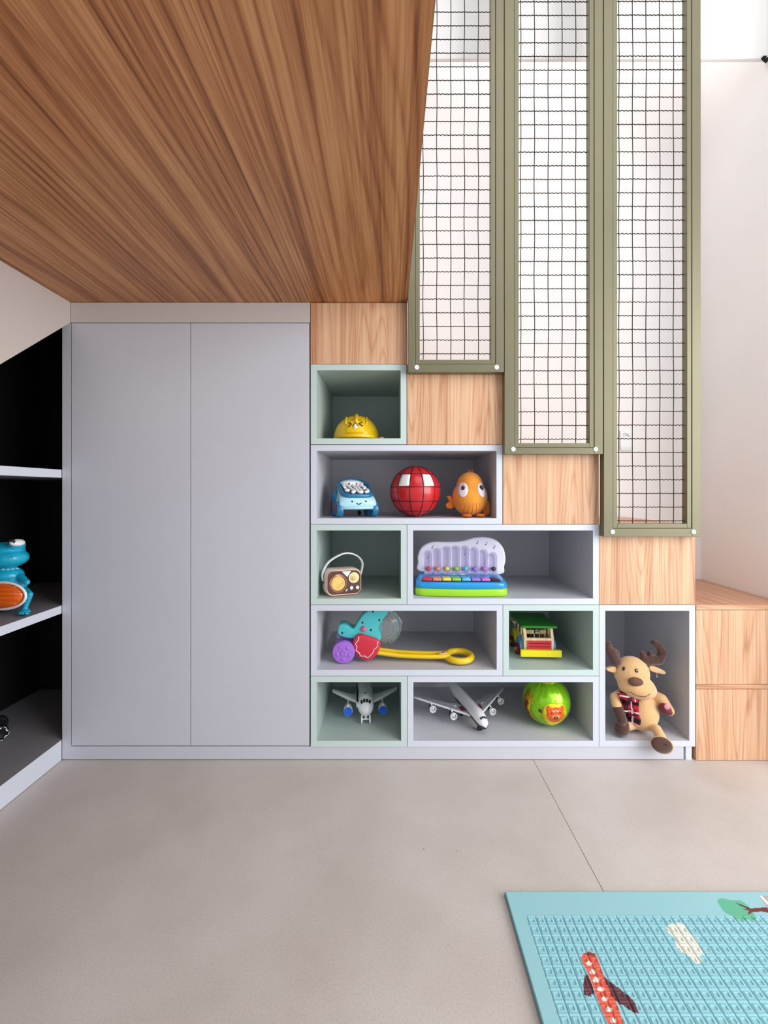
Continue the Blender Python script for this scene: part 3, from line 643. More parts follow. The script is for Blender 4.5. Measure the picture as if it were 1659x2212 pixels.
place(toy_piano(), X(998, 0.03), 0.030, zD+0.0005, -0.03)

# --- push toy with yellow handle
def push_toy():
    g = thing('push_toy', 'turquoise push toy with purple wheel and long yellow handle', 'push toy')
    turq = mat('turquoise_plastic', rgb(76, 200, 206), 0.3, coat=0.3); pur = mat('purple_plastic', rgb(164, 110, 214), 0.35, coat=0.2); redp = mat('red_plastic', rgb(212, 44, 66), 0.3, coat=0.3); pk = mat('pink_plastic', rgb(222, 100, 130), 0.35)
    s = 1.70/1000/3.95
    def q(a, b): return ((a-270)*s, 0.0+(515-b)*s)
    pts = [q(*p) for p in [(228, 290), (225, 245), (240, 205), (290, 205), (352, 238), (395, 175), (440, 115), (490, 84), (560, 74), (640, 78), (640, 118), (612, 150), (597, 185), (602, 235), (598, 280), (578, 345), (520, 380), (430, 370), (370, 330), (290, 320)]]
    prism('body', cr(pts, 4), 0.006, 0.062, turq, g, bevel=0.014, seg=4, smooth=True)
    for a, b in ((520, 95), (628, 82), (575, 167), (433, 187), (503, 250), (262, 275)):
        x, z = q(a, b); ell('spot', (x, 0.0058, z), (0.0036, 0.002, 0.0042), blk, g, u=12, v=8)
    x, z = q(442, 240); ell('nose', (x, 0.005, z), (0.0105, 0.008, 0.0105), pk, g)
    # scalloped red apron
    pa = [q(*p) for p in [(400, 278), (470, 290), (572, 330), (578, 400), (545, 460), (490, 492), (430, 485), (385, 450), (360, 390), (355, 330)]]
    prism('apron', cr(pa, 4), -0.012, 0.010, redp, g, bevel=0.008, seg=3, smooth=True)
    sc = [q(*p) for p in [(405, 290), (398, 325), (375, 350), (388, 380), (378, 410), (405, 425), (420, 455), (455, 455), (480, 470), (500, 450), (520, 430), (530, 400), (555, 380), (558, 340)]]
    tube('white_piping', [(u, -0.0125, v) for u, v in sc], 0.0013, wht, g, 6)
    # purple wheel
    wx, wz = q(278, 416); wr = 0.0405
    wl = lathe('wheel', [(0, -0.010), (wr-0.004, -0.010), (wr, -0.006), (wr, 0.008), (wr-0.003, 0.013), (wr-0.010, 0.014), (0, 0.016)], pur, g, (wx, -0.008, wr), (0, -1, 0), 40)
    for k in range(5):
        a = PI/2 + 0.55 + k*2*PI/5; ell('wheel_bump', (wx+0.0225*math.cos(a), -0.0232, wr+0.0225*math.sin(a)), (0.0055, 0.002, 0.0070), pur, wl, (0, -a, 0), 12, 8)
    for k in range(5):
        a = PI/2 + k*2*PI/5; ell('hub_petal', (wx+0.007*math.cos(a), -0.0235, wr+0.007*math.sin(a)), (0.0052, 0.002, 0.0052), pur, wl, (0, 0, 0), 12, 8)
    cyl('rear_wheel', (wx, 0.070, wr), (wx, 0.088, wr), wr, pur, g, 36, 0.004); cyl('axle', (wx, -0.008, wr), (wx, 0.075, wr), 0.005, blk, g, 14)
    # yellow handle with grip ring, lying back to the shelf
    bm = bmesh.new(); P = cr([(0.115, 0.022, 0.030), (0.20, 0.018, 0.020), (0.30, 0.010, 0.018), (0.384, 0.006, 0.020)], 8, False)
    for dy in (-0.018, 0.016): add_tube(bm, [(a, b+dy, c+0.005) for a, b, c in P], 0.0078, 10)
    add_tube(bm, [(a, b, c-0.003) for a, b, c in P], [0.017]*len(P), 12, flat=0.30); obj('handle', bm, yel, g, True)
    rc = Vector((0.420, 0.006, 0.020)); bm = bmesh.new(); n = 48
    add_tube(bm, [(rc.x+0.044*math.cos(2*PI*k/n), rc.y+0.042*math.sin(2*PI*k/n), rc.z+0.004*math.sin(2*PI*k/n)) for k in range(n)], 0.0115, 12, True)
    for v in bm.verts: v.co.z = rc.z + (v.co.z-rc.z)*1.0
    obj('grip_ring', bm, yel, g, True)
    blob('maker_badge', [('e', (0.362, 0.000, 0.031), (0.019, 0.012, 0.005))], mat('cream_badge', rgb(230, 200, 140), 0.4, noise=0.25, nscale=150), g, 0.002, 2)
    ell('badge_mark', (0.362, -0.001, 0.0365), (0.006, 0.004, 0.0015), brown, g)
    # clear dome behind the body
    clr = mat('clear_dome_plastic', (0.93, 0.96, 0.97, 1), 0.08, trans=0.9, ior=1.42)
    cx, cz = q(640, 235); bm = bmesh.new(); add_ell(bm, (cx-0.012, 0.040, cz), (0.062, 0.036, 0.066), (0, 0.3, 0), 32, 24)
    rnd = random.Random(4)
    for v in bm.verts:
        d = v.co - Vector((cx-0.012, 0.04, cz)); v.co += d*0.05*math.sin(9*math.atan2(d.z, d.x))*math.cos(20*d.y*8)
    obj('clear_dome', bm, clr, g, True)
    for k in range(3): tube('dome_rib', [(cx-0.012+(0.062-0.012*k)*math.cos(a), 0.03-0.01*k, cz+(0.066-0.012*k)*math.sin(a)) for a in [math.radians(-75+12*j) for j in range(13)]], 0.0022, clr, g, 8)
    blob('clear_fins', [('c', (cx+0.040, 0.03, cz+0.035), (cx+0.055, 0.03, cz+0.012), 0.004, 0.003), ('c', (cx+0.046, 0.03, cz), (cx+0.046, 0.03, cz-0.012), 0.005, 0.003)], clr, g, 0.002, 3)
    ell('clear_tail', (q(225, 320)[0], 0.04, q(225, 320)[1]), (0.010, 0.014, 0.012), clr, g)
    return g
place(push_toy(), X(741, 0.07), 0.072, zE+0.0005, 0)

# --- wooden truck
def toy_truck():
    g = thing('toy_truck', 'wooden toy truck with green roof and yellow bumper', 'toy truck')
    pine = wood('pine_toy_wood', rgb(214, 178, 130), rgb(238, 210, 168), rgb(248, 228, 196), 'Z', 20, 5, 0.1, seed=0.4, linew=0.1)
    gr = mat('green_paint', rgb(36, 130, 30), 0.35, coat=0.2); rr = mat('red_paint', rgb(206, 44, 60), 0.35, coat=0.2); yy = mat('yellow_paint', rgb(236, 224, 20), 0.35, coat=0.2); bb = mat('blue_paint', rgb(96, 150, 200), 0.4, coat=0.2); dr = mat('dark_red_paint', rgb(112, 22, 26), 0.4)
    # front plane y=0 facing -y, length back to y=0.17, width 0.12
    box('chassis', -0.056, 0.052, 0.0, 0.180, 0.022, 0.040, pine, g, 0.002)
    # windscreen frame
    def pl(name, x0, x1, z0, z1, y0=0.0, y1=0.010, m=pine): return box(name, x0, x1, y0, y1, z0, z1, m, g, 0.0012)
    pl('front_panel', -0.056, 0.052, 0.040, 0.074)
    prism('pillar', [(-0.056, 0.074), (-0.046, 0.074), (-0.052, 0.116), (-0.061, 0.116)], 0.0, 0.010, pine, g, bevel=0.001); prism('pillar', [(0.042, 0.074), (0.052, 0.074), (0.048, 0.116), (0.038, 0.116)], 0.0, 0.010, pine, g, bevel=0.001)
    # grille
    box('grille', -0.044, 0.042, -0.006, 0.0, 0.033, 0.066, rr, g, 0.001)
    for zz in (0.045, 0.057): box('grille_slat', -0.038, 0.036, -0.0085, -0.006, zz-0.0012, zz+0.0008, dr, g)
    box('bumper', -0.073, 0.074, -0.022, -0.006, 0.012, 0.036, yy, g, 0.0015)
    # seats and interior
    for sx in (-0.026, 0.018): box('seat_back', sx-0.020, sx+0.020, 0.050, 0.058, 0.074, 0.090, pine, g, 0.002); 
    for sx in (-0.036, -0.006, 0.014, 0.034): box('seat_post', sx-0.0018, sx+0.0018, 0.050, 0.055, 0.040, 0.076, pine, g)
    for sx in (-0.012, 0.010): cyl('peg', (sx, 0.12, 0.040), (sx, 0.12, 0.096), 0.007, mat('peg_brown', rgb(92, 62, 48), 0.5) if sx < 0 else bpy.data.materials['peg_brown'], g, 16); ell('peg_head', (sx, 0.12, 0.102), 0.010, bpy.data.materials['peg_brown'], g)
    tube('steering_wheel', [(0.012*math.cos(a)-0.004, 0.020, 0.104+0.010*math.sin(a)) for a in [2*PI*j/20 for j in range(20)]], 0.0015, blk, g, 6, True)
    for sx in (-1, 1):
        x0 = -0.056 if sx < 0 else 0.046
        box('side_wall', x0, x0+0.006, 0.010, 0.172, 0.040, 0.074, pine, g, 0.001)
        for yy2 in (0.05, 0.10, 0.160): box('side_post', x0, x0+0.005, yy2, yy2+0.010, 0.074, 0.1165, pine, g)
        xo = -0.068 if sx < 0 else 0.052
        prism('fender', cr([(0.012, 0.030), (0.020, 0.056), (0.045, 0.070), (0.070, 0.056), (0.080, 0.030), (0.045, 0.040)], 5), xo, xo+0.012, bb, g, 'yz', 0.001)
        prism('fender', cr([(0.100, 0.030), (0.108, 0.056), (0.135, 0.070), (0.162, 0.056), (0.170, 0.030), (0.135, 0.040)], 5), xo, xo+0.012, yy, g, 'yz', 0.001)
        for yc in (0.045, 0.135):
            wl = cyl('wheel', (sx*0.0615-0.003, yc, 0.0205), (sx*0.0745-0.003, yc, 0.0205), 0.0205, dr if sx < 0 else blk, g, 28, 0.002)
            cyl('hub', (sx*0.0740-0.003, yc, 0.0205), (sx*0.0765-0.003, yc, 0.0205), 0.006, yy, wl, 14)
    box('roof', -0.068, 0.060, -0.014, 0.172, 0.114, 0.123, gr, g, 0.0025, 3)
    box('rear_rack', -0.076, -0.064, 0.09, 0.16, 0.104, 0.110, pine, g, 0.001)
    return g
place(toy_truck(), X(1170, 0.085), 0.108, zF+0.0008, -0.04)

# --- aircraft
def fuselage(g, L, r, m, nose_drop=0.25, name='fuselage', zc=0.0):
    bm = bmesh.new(); prof = []; N = 22; rings = []
    for k in range(N+1):
        t = k/N; y = t*L
        if t < 0.16: rr = r*math.sin(math.acos(max(0, 1-t/0.16)))**0.95 if t > 0 else 0.0; dz = -nose_drop*r*(1-t/0.16)
        elif t > 0.62: u = (t-0.62)/0.38; rr = r*(1-0.82*u**1.4); dz = 0.62*r*u**1.3
        else: rr = r; dz = 0
        rr = max(rr, r*0.03); rings.append([bm.verts.new((rr*math.cos(2*PI*j/28), y, zc+dz+rr*1.04*math.sin(2*PI*j/28))) for j in range(28)])
    for A, B in zip(rings, rings[1:]):
        for j in range(28): bm.faces.new((A[j], A[(j+1) % 28], B[(j+1) % 28], B[j]))
    bm.faces.new(rings[0]); bm.faces.new(rings[-1]); return obj(name, bm, m, g, True)
def cockpit(g, r, y, zc, m, tilt, n=4, wv=0.30):
    # dark windows wrapped round the nose
    for k in range(n):
        a = (k-(n-1)/2)*wv
        pts = [(-0.40*wv, 0), (0.40*wv, 0), (0.30*wv, 1), (-0.30*wv, 1)]
        bm = bmesh.new(); vs = []
        for lift in (0, 1):
            for u, v in pts:
                ang = PI/2 + a*1.0 + u; yy = y + v*0.34*r; rr = r*(math.sin(math.acos(max(0, 1-min(1, yy/tilt))))**0.95 if yy < tilt else 1.0)*(1.0+0.03*lift)
                lean = 0.62 - 0.0*v; ph = PI/2*lean
                z = rr*1.04*math.sin(ph+ (1-abs(a)*0.15)*0.0) ; vs.append((rr*math.cos(ph)*0 + rr*math.sin(a+u), yy, zc + rr*1.04*math.cos(a+u)*1.0 - 0.25*r*max(0, 1-yy/tilt)))
        V = [bm.verts.new(p) for p in vs]
        bm.faces.new(V[:4]); bm.faces.new(V[4:][::-1])
        for j in range(4): bm.faces.new((V[j], V[4+j], V[4+(j+1) % 4], V[(j+1) % 4]))
        obj('cockpit_window', bm, m, g)
def jet_blue():
    g = thing('toy_jet', 'white toy jet with blue engines in the bottom left green box', 'toy airplane')
    blu = mat('royal_blue_plastic', rgb(30, 110, 240), 0.25, coat=0.4); nav = mat('navy_stripe', rgb(18, 22, 40), 0.3)
    r = 0.032; zc = 0.058; fuselage(g, 0.285, r, wht, 0.45, zc=zc); cockpit(g, r, 0.014, zc, blk, 0.0456, 4, 0.42)
    ell('roof_button', (0, 0.060, zc+r*1.03), (0.0042, 0.0042, 0.0015), blk, g); ell('beacon', (0, 0.105, zc+r*1.03), (0.004, 0.004, 0.002), mat('amber_lamp', rgb(230, 170, 60), 0.3), g)
    tube('side_stripe', [(-r*0.93, y, zc+0.012-0.004*math.cos(y*30)) for y in [0.035+0.02*k for k in range(9)]], 0.0050, nav, g, 8)
    bm = bmesh.new(); add_tube(bm, [(-0.0315, 0.018+0.02*k, zc+0.002) for k in range(11)], [0.006, 0.011, 0.013, 0.013, 0.013, 0.013, 0.013, 0.012, 0.011, 0.009, 0.006], 10)
    for v in bm.verts: v.co.x = -0.0325 + (v.co.x+0.0315)*0.28
    obj('side_panel', bm, wht, g, True)
    for s in (-1, 1):
        prism('wing', [(s*0.020, 0.060), (s*0.060, 0.083), (s*0.125, 0.136), (s*0.131, 0.146), (s*0.128, 0.158), (s*0.060, 0.128), (s*0.020, 0.125)], zc-0.013, zc-0.001, wht, g, 'xy', 0.004, 2, True)
        o = g.children[-1]
        for v in o.data.vertices: v.co.z += 0.14*max(0, abs(v.co.x)-0.02)
        e = lathe('engine', [(0, 0.050), (0.009, 0.050), (0.0155, 0.034), (0.0175, 0.012), (0.0165, 0.0), (0.013, 0.0), (0.0125, 0.004), (0, 0.004)], wht, g, (s*0.066, 0.040, zc-0.026), (0, 1, 0), 28)
        lathe('intake', [(0, 0.004), (0.006, 0.003), (0.010, 0.0035), (0.0155, 0.0045), (0.0158, -0.004)], blu, e, (s*0.066, 0.0385, zc-0.026), (0, -1, 0), 24)
        for k in range(8): a = k*PI/4; tube('fan_blade', [(s*0.066+0.004*math.cos(a), 0.035, zc-0.026+0.004*math.sin(a)), (s*0.066+0.013*math.cos(a+0.3), 0.035, zc-0.026+0.013*math.sin(a+0.3))], 0.0009, blu, e, 5)
        box('pylon', s*0.066-0.003, s*0.066+0.003, 0.045, 0.088, zc-0.012, zc-0.003, wht, g, 0.001)
        prism('tailplane', [(s*0.006, 0.245), (s*0.052, 0.268), (s*0.052, 0.276), (s*0.006, 0.272)], zc+0.012, zc+0.016, wht, g, 'xy')
        cyl('nose_wheel', (s*0.0125, 0.010, 0.0150), (s*0.0180, 0.010, 0.0150), 0.0150, wht, g, 22, 0.0015)
        cyl('main_wheel', (s*0.026, 0.150, 0.0140), (s*0.032, 0.150, 0.0140), 0.0140, wht, g, 20, 0.0015); tube('main_strut', [(s*0.026, 0.150, 0.014), (s*0.018, 0.150, zc-0.018)], 0.003, wht, g, 8)
    tube('nose_axle', [(-0.0150, 0.010, 0.015), (0.0150, 0.010, 0.015)], 0.003, wht, g, 8); tube('nose_strut', [(0, 0.010, 0.014), (0, 0.020, zc-0.020)], 0.0035, wht, g, 8)
    prism('tail_fin', [(0.225, zc+0.018), (0.262, 0.124), (0.285, 0.124), (0.280, zc+0.018)], -0.002, 0.002, wht, g, 'yz')
    return g
place(jet_blue(), X(790, 0.10), 0.112, zH+0.0005, 0.08)

def airliner():
    g = thing('toy_airliner', 'long white model airliner with four engines beside the green foil ball', 'toy airplane')
    grey = mat('silver_grey_plastic', rgb(188, 190, 198), 0.25, metal=0.3, coat=0.4); nav = mat('navy_tyre', rgb(26, 32, 58), 0.4); chrome = mat('chrome_plastic', rgb(210, 212, 218), 0.15, metal=0.8); maroon = mat('maroon_stripe', rgb(110, 30, 44), 0.4)
    r = 0.023; zc = 0.047; fuselage(g, 0.39, r, wht, 0.5, zc=zc); cockpit(g, r, 0.018, zc, blk, 0.0624, 4, 0.40)
    fb = fuselage(g, 0.385, r*0.99, mat('dark_belly', rgb(60, 52, 62), 0.35), 0.5, 'belly', zc-0.0024)
    tube('seam_line', [(0.006, 0.075+0.02*k, zc+r*1.03) for k in range(8)], 0.0006, grey, g, 5)
    for s in (-1, 1):
        o = prism('wing', [(s*0.015, 0.085), (s*0.030, 0.098), (s*0.190, 0.230), (s*0.197, 0.246), (s*0.185, 0.250), (s*0.075, 0.190), (s*0.015, 0.178)], zc-0.012, zc-0.005, grey, g, 'xy', 0.002, 2, True)
        for v in o.data.vertices: v.co.z += 0.13*max(0, abs(v.co.x)-0.02)
        tube('leading_edge', [(s*(0.020+0.172*t), 0.088+0.146*t, zc-0.0085+0.13*max(0, 0.172*t)) for t in [k/10 for k in range(11)]], 0.0038, wht, g, 8)
        tube('flap_line', [(s*(0.050+0.10*t), 0.150+0.07*t, zc-0.003+0.13*(0.03+0.10*t)) for t in [k/6 for k in range(7)]], 0.0012, chrome, g, 6)
        box('root_stripe', s*0.034-0.010, s*0.034+0.010, 0.118, 0.150, zc-0.0055, zc-0.0008, maroon, g, 0.001)
        for (ex, ey) in ((0.078, 0.105), (0.140, 0.160)):
            ez = zc-0.022+0.13*(ex-0.02)
            e = lathe('engine', [(0, 0.036), (0.006, 0.036), (0.010, 0.026), (0.0105, 0.014), (0.0105, 0.012)], blk, g, (s*ex, ey, ez), (0, 1, 0), 22)
            lathe('nacelle_ring', [(0.0105, 0.014), (0.0125, 0.008), (0.0128, 0.0), (0.0105, -0.001), (0.0095, 0.003), (0.0095, 0.008)], wht, e, (s*ex, ey, ez), (0, 1, 0), 26)
            lathe('spinner', [(0, 0.003), (0.004, 0.001), (0.009, -0.003), (0.009, -0.006)], chrome, e, (s*ex, ey+0.002, ez), (0, -1, 0), 20)
            tube('pylon', [(s*ex, ey+0.016, ez+0.008), (s*ex, ey+0.034, ez+0.018)], 0.0028, wht, g, 8)
        prism('tailplane', [(s*0.004, 0.345), (s*0.066, 0.385), (s*0.066, 0.394), (s*0.004, 0.380)], zc+0.008, zc+0.011, grey, g, 'xy')
        cyl('nose_wheel', (s*0.002, 0.052, 0.0085), (s*0.0075, 0.052, 0.0085), 0.0085, nav, g, 20, 0.0015)
        for yy in (0.17, 0.20): cyl('main_wheel', (s*0.018, yy, 0.0085), (s*0.026, yy, 0.0085), 0.0085, nav, g, 18, 0.001)
        tube('main_strut', [(s*0.020, 0.185, 0.009), (s*0.014, 0.185, zc-0.012)], 0.003, chrome, g, 8)
    tube('nose_strut', [(0, 0.052, 0.009), (0, 0.056, zc-0.014)], 0.004, nav, g, 8)
    prism('tail_fin', [(0.315, zc+0.012), (0.365, 0.112), (0.385, 0.112), (0.385, zc+0.012)], -0.002, 0.002, wht, g, 'yz')
    return g
place(airliner(), X(1049, 0.03), 0.020, zI+0.0005, 0.24)

# --- green foil ball
gb = thing('foil_ball', 'shiny green foil ball with an orange bear face in the bottom box', 'ball')
R = 0.0865; gf = mat('green_foil', rgb(140, 214, 20), 0.22, metal=0.35, noise=0.25, nscale=18, coat=0.4, bump=1.0, bscale=45); yf_ = mat('yellow_foil', rgb(232, 226, 30), 0.25, metal=0.3, noise=0.15, nscale=30); gold2 = mat('gold_foil', rgb(214, 176, 40), 0.2, metal=0.7, noise=0.4, nscale=40); obf = mat('orange_print', rgb(234, 96, 34), 0.35, noise=0.12, nscale=50)
bm = bmesh.new(); add_ell(bm, (0, 0, 0), R, (0, 0, 0), 72, 48)
for v in bm.verts:
    n = v.co.normalized(); a = math.atan2(n.y, n.x); pole = abs(n.z)
    v.co *= 1 + 0.010*pole*math.sin(17*a+3*n.z) + 0.008*math.sin(9*a+5*n.z)*pole**1.5 + 0.004*math.sin(23*a-9*n.z) - 0.006
obj('shell', bm, gf, gb, True)
gm = lambda u, v, l: bmap(u, v, 0.6+l, R)
k3 = lambda u, v, l: bmap(0.33+(u-0.33)*1.28, -0.1+(v+0.1)*1.25, l, R)
decal('yellow_patch', cr([(0.02, -0.5), (-0.1, -0.15), (0.0, 0.20), (0.3, 0.28), (0.62, 0.2), (0.75, -0.15), (0.6, -0.5), (0.3, -0.68)], 4), lambda u, v, l: k3(u, v, 0.6+l), yf_, gb)
bear = cr([(0.06, -0.20), (0.05, 0.02), (0.02, 0.14), (0.10, 0.22), (0.20, 0.15), (0.34, 0.17), (0.46, 0.15), (0.56, 0.20), (0.62, 0.12), (0.58, 0.0), (0.60, -0.22), (0.45, -0.36), (0.20, -0.36)], 4)
decal('bear_face', bear, lambda u, v, l: k3(u, v, 1.5+l), obf, gb)
decal('bear_muzzle', circ(0.33, -0.16, 0.13, 0.08), lambda u, v, l: k3(u, v, 2.4+l*0.5), mat('pale_orange_print', rgb(240, 170, 120), 0.4), gb, 2)
tube('bear_mouth', [k3(u, v, 3.3) for u, v in ((0.27, -0.20), (0.30, -0.12), (0.33, -0.16), (0.36, -0.12), (0.39, -0.20), (0.33, -0.24), (0.27, -0.20))], 0.0020, brown, gb, 6)
for u in (0.20, 0.46): ell('bear_eye', k3(u, -0.02, 2.8), 0.0028, brown, gb, u=10, v=8)
tube('bear_fringe', [k3(u, v, 2.8) for u, v in ((0.20, 0.08), (0.25, 0.03), (0.30, 0.09), (0.36, 0.03), (0.42, 0.08))], 0.0016, wht, gb, 6)
decal('brown_spot', circ(-0.28, 0.02, 0.085, 0.07, 14, -0.5), gm, brown, gb, 2)
decal('gold_strip', cr([(-1.15, 0.62), (-0.85, 0.55), (-0.62, 0.40), (-0.70, 0.22), (-0.74, -0.1), (-0.62, -0.42), (-0.40, -0.72), (-0.60, -0.70), (-0.95, -0.40), (-1.15, 0.0)], 4), gm, gold2, gb)
decal('maroon_strip', cr([(-0.98, 0.22), (-0.86, 0.15), (-0.92, -0.12), (-0.80, -0.35), (-0.90, -0.35), (-1.05, -0.05)], 4), lambda u, v, l: bmap(u, v, 1.5+l, R), mat('maroon_foil', rgb(90, 30, 24), 0.3), gb)
decal('yellow_top', circ(0.0, 0.0, 0.42, 0.42, 24), lambda u, v, l: (lambda r: (r*math.sin(math.hypot(u, v))*u/max(1e-6, math.hypot(u, v)), r*math.sin(math.hypot(u, v))*v/max(1e-6, math.hypot(u, v)), r*math.cos(math.hypot(u, v))))(R*(1.01+0.01*l)), yf_, gb)
place(gb, X(1180, 0.125), 0.125, zI+R*1.008+0.0005, 0.02); gb.rotation_euler = (0.12, 0, -0.27)

# --- reindeer plush
def reindeer():
    g = thing('plush_reindeer', 'tan reindeer plush with plaid scarf, seated, one foot over the box edge', 'plush toy')
    tan = mat('tan_plush', rgb(222, 178, 126), 0.9, noise=0.06, nscale=12, bump=0.35, bscale=220, sheen=0.4); bw = mat('brown_plush', rgb(76, 46, 38), 0.95, noise=0.2, nscale=30, bump=0.5, bscale=180, sheen=0.5); bw2 = mat('nose_plush', rgb(104, 74, 52), 0.8, noise=0.15, nscale=60, bump=0.3, bscale=200)
    s = 1.68/1000/6.145
    RX, RY, RZ = X(1372, 0.066), 0.066, zG
    def q(a, b, y=0.0):
        d = D+RY+y; return Vector(((1290+a/6.145-CX)*d/F-RX, y, CAMZ+(CY-1300-b/6.145)*d/F-RZ))
    def e(a, b, y, ra, ry, rb, rot=(0, 0, 0)): return ('e', q(a, b, y), (ra*s, ry, rb*s), rot)
    def c(a0, b0, y0, a1, b1, y1, r0, r1): return ('c', q(a0, b0, y0), q(a1, b1, y1), r0*s, r1*s)
    body = [e(590, 1490, 0.00, 212, 0.052, 232), e(560, 1340, 0.0, 150, 0.040, 140),
            e(455, 965, 0.0, 222, 0.055, 212), e(520, 1140, -0.015, 232, 0.058, 150, (0, 0.12, 0)), e(560, 1165, -0.02, 205, 0.055, 128, (0, 0.1, 0)),
            c(330, 1230, 0.015, 240, 1290, 0.00, 62, 66), c(240, 1290, 0.0, 262, 1405, -0.02, 66, 62),
            c(740, 1260, 0.01, 850, 1320, -0.01, 70, 78), c(850, 1320, -0.01, 960, 1470, -0.03, 78, 60),
            c(470, 1650, -0.01, 350, 1680, -0.030, 66, 62), c(690, 1650, -0.02, 790, 1715, -0.060, 62, 60), c(790, 1715, -0.060, 845, 1830, -0.088, 60, 66)]
    RB = blob('body', body, tan, g, 0.0028, 9); RP = proj(RB)
    blob('paw', [c(270, 1440, -0.022, 320, 1590, -0.045, 68, 72)], bw, g, 0.0025, 4)
    blob('paw', [e(900, 1440, -0.042, 82, 0.016, 62, (0, 0.5, 0)), e(945, 1480, -0.040, 50, 0.014, 40, (0, 0.5, 0))], mat('maroon_plush', rgb(112, 44, 50), 0.7, noise=0.2, nscale=40), g, 0.002, 4)
    ell('paw_highlight', q(930, 1415, -0.0575), (0.0115, 0.004, 0.0105), mat('pink_highlight', rgb(214, 140, 152), 0.35), g, (0, 0.4, 0))  # highlight on the maroon paw, modelled as a pink spot
    blob('foot', [e(325, 1704, -0.040, 98, 0.024, 100, (0, 0.1, 0)), e(345, 1650, -0.036, 70, 0.022, 60)], bw, g, 0.0025, 5)
    blob('foot', [e(862, 1925, -0.100, 148, 0.018, 104, (0, 0.40, 0))], tan, g, 0.0025, 4)
    o = ell('foot_sole', q(860, 1926, -0.110), (138*s, 0.0125, 96*s), bw, g, (0, 0.40, 0)); ell('sole_button', q(912, 1918, -0.1225), (0.0026, 0.001, 0.0034), blk, g, u=8, v=6)
    # face
    def on(a, b, l=0.0): p = q(a, b, -0.055); return RP(p.x, p.z, l)
    o = ell('nose', on(515, 1090), (96*s, 0.013, 58*s), bw2, g, (0, 0.12, 0))
    ell('eye', on(403, 950), (20*s, 0.0030, 30*s), blk, g); ell('eye', on(537, 950), (20*s, 0.0030, 30*s), blk, g)
    ell('eye_glint', on(537, 947, 1.8), (8*s, 0.0010, 12*s), wht, g, u=10, v=6)
    sm = [(440, 1215), (470, 1238), (510, 1252), (555, 1258), (600, 1250), (635, 1236), (662, 1212)]
    tube('mouth', [on(a, b, 0.2) for a, b in sm], 0.0010, brown, g, 6)
    # antlers and ears
    blob('antler', [c(240, 810, 0.0, 190, 700, 0.0, 72, 74), c(190, 700, 0.0, 130, 610, 0.0, 58, 50), c(245, 730, 0.0, 255, 700, 0.0, 45, 42), c(130, 610, 0.0, 150, 580, 0.0, 46, 40)], bw, g, 0.0022, 4)
    blob('antler', [c(610, 790, 0.0, 700, 800, 0.0, 58, 66), c(700, 800, 0.0, 820, 790, 0.0, 66, 66), c(820, 790, 0.0, 868, 700, 0.0, 60, 54), c(868, 700, 0.0, 820, 610, 0.0, 52, 46), c(820, 610, 0.0, 750, 560, 0.0, 46, 38), c(620, 770, 0, 600, 720, 0, 44, 40), c(700, 770, 0, 700, 700, 0, 40, 32)], bw, g, 0.0022, 4)
    def ear(pts, m=tan): 
        o = prism('ear', cr([tuple(q(a, b).xz) for a, b in pts], 5), -0.012, 0.004, m, g, bevel=0.005, seg=3, smooth=True)
    ear([(690, 865), (770, 880), (860, 920), (888, 945), (875, 972), (800, 960), (710, 935), (670, 900)]); ear([(215, 870), (160, 880), (105, 905), (145, 935), (215, 945), (235, 905)])
    tube('pendant_cord', [tuple(q(792, 965, -0.004)), tuple(q(790, 1005, -0.004))], 0.0007, M_cap, g, 5); lathe('pendant', [(0, 0.004), (0.003, 0.003), (0.0055, 0.0), (0.003, -0.003), (0, -0.004)], mat('silver_metal', rgb(200, 200, 205), 0.2, metal=0.9), g, tuple(q(790, 1015, -0.004)), (0, 0, 1), 16)
    # plaid scarf
    m = bpy.data.materials.new('plaid_fabric'); m.use_nodes = True; nt = m.node_tree; L = nt.links; p = nt.nodes['Principled BSDF']; p.inputs['Roughness'].default_value = 0.9
    tc = nt.nodes.new('ShaderNodeTexCoord'); sx = nt.nodes.new('ShaderNodeSeparateXYZ'); L.new(tc.outputs['Object'], sx.inputs[0])
    def band(src, freq, off, wd):
        a = nt.nodes.new('ShaderNodeMath'); a.operation = 'MULTIPLY_ADD'; a.inputs[1].default_value = freq; a.inputs[2].default_value = off; L.new(src, a.inputs[0])
        f = nt.nodes.new('ShaderNodeMath'); f.operation = 'FRACT'; L.new(a.outputs[0], f.inputs[0])
        l = nt.nodes.new('ShaderNodeMath'); l.operation = 'LESS_THAN'; l.inputs[1].default_value = wd; L.new(f.outputs[0], l.inputs[0]); return l.outputs[0]
    col = None
    def mix(fac, a, c2):
        n = nt.nodes.new('ShaderNodeMixRGB'); L.new(fac, n.inputs[0])
        if isinstance(a, tuple): n.inputs[1].default_value = a
        else: L.new(a, n.inputs[1])
        n.inputs[2].default_value = c2; return n.outputs[0]
    cc = mix(band(sx.outputs[0], 22, 0.15, 0.35), rgb(178, 20, 52), rgb(70, 14, 30)); cc = mix(band(sx.outputs[2], 17, 0.30, 0.30), cc, rgb(36, 12, 22))
    cc = mix(band(sx.outputs[0], 22, 0.62, 0.09), cc, rgb(232, 216, 220)); cc = mix(band(sx.outputs[2], 17, 0.72, 0.07), cc, rgb(232, 216, 220))
    L.new(cc, p.inputs['Base Color'])
    pts = [(332, 1268), (400, 1290), (480, 1318), (582, 1325), (575, 1420), (562, 1520), (580, 1600), (578, 1672), (500, 1662), (436, 1640), (404, 1560), (392, 1500), (345, 1380)]
    surf = lambda u, v, l: RP(u, v, 1.0+1.6*l)
    decal('scarf', [tuple(q(a, b, -0.045).xz) for a, b in pts], surf, m, g)
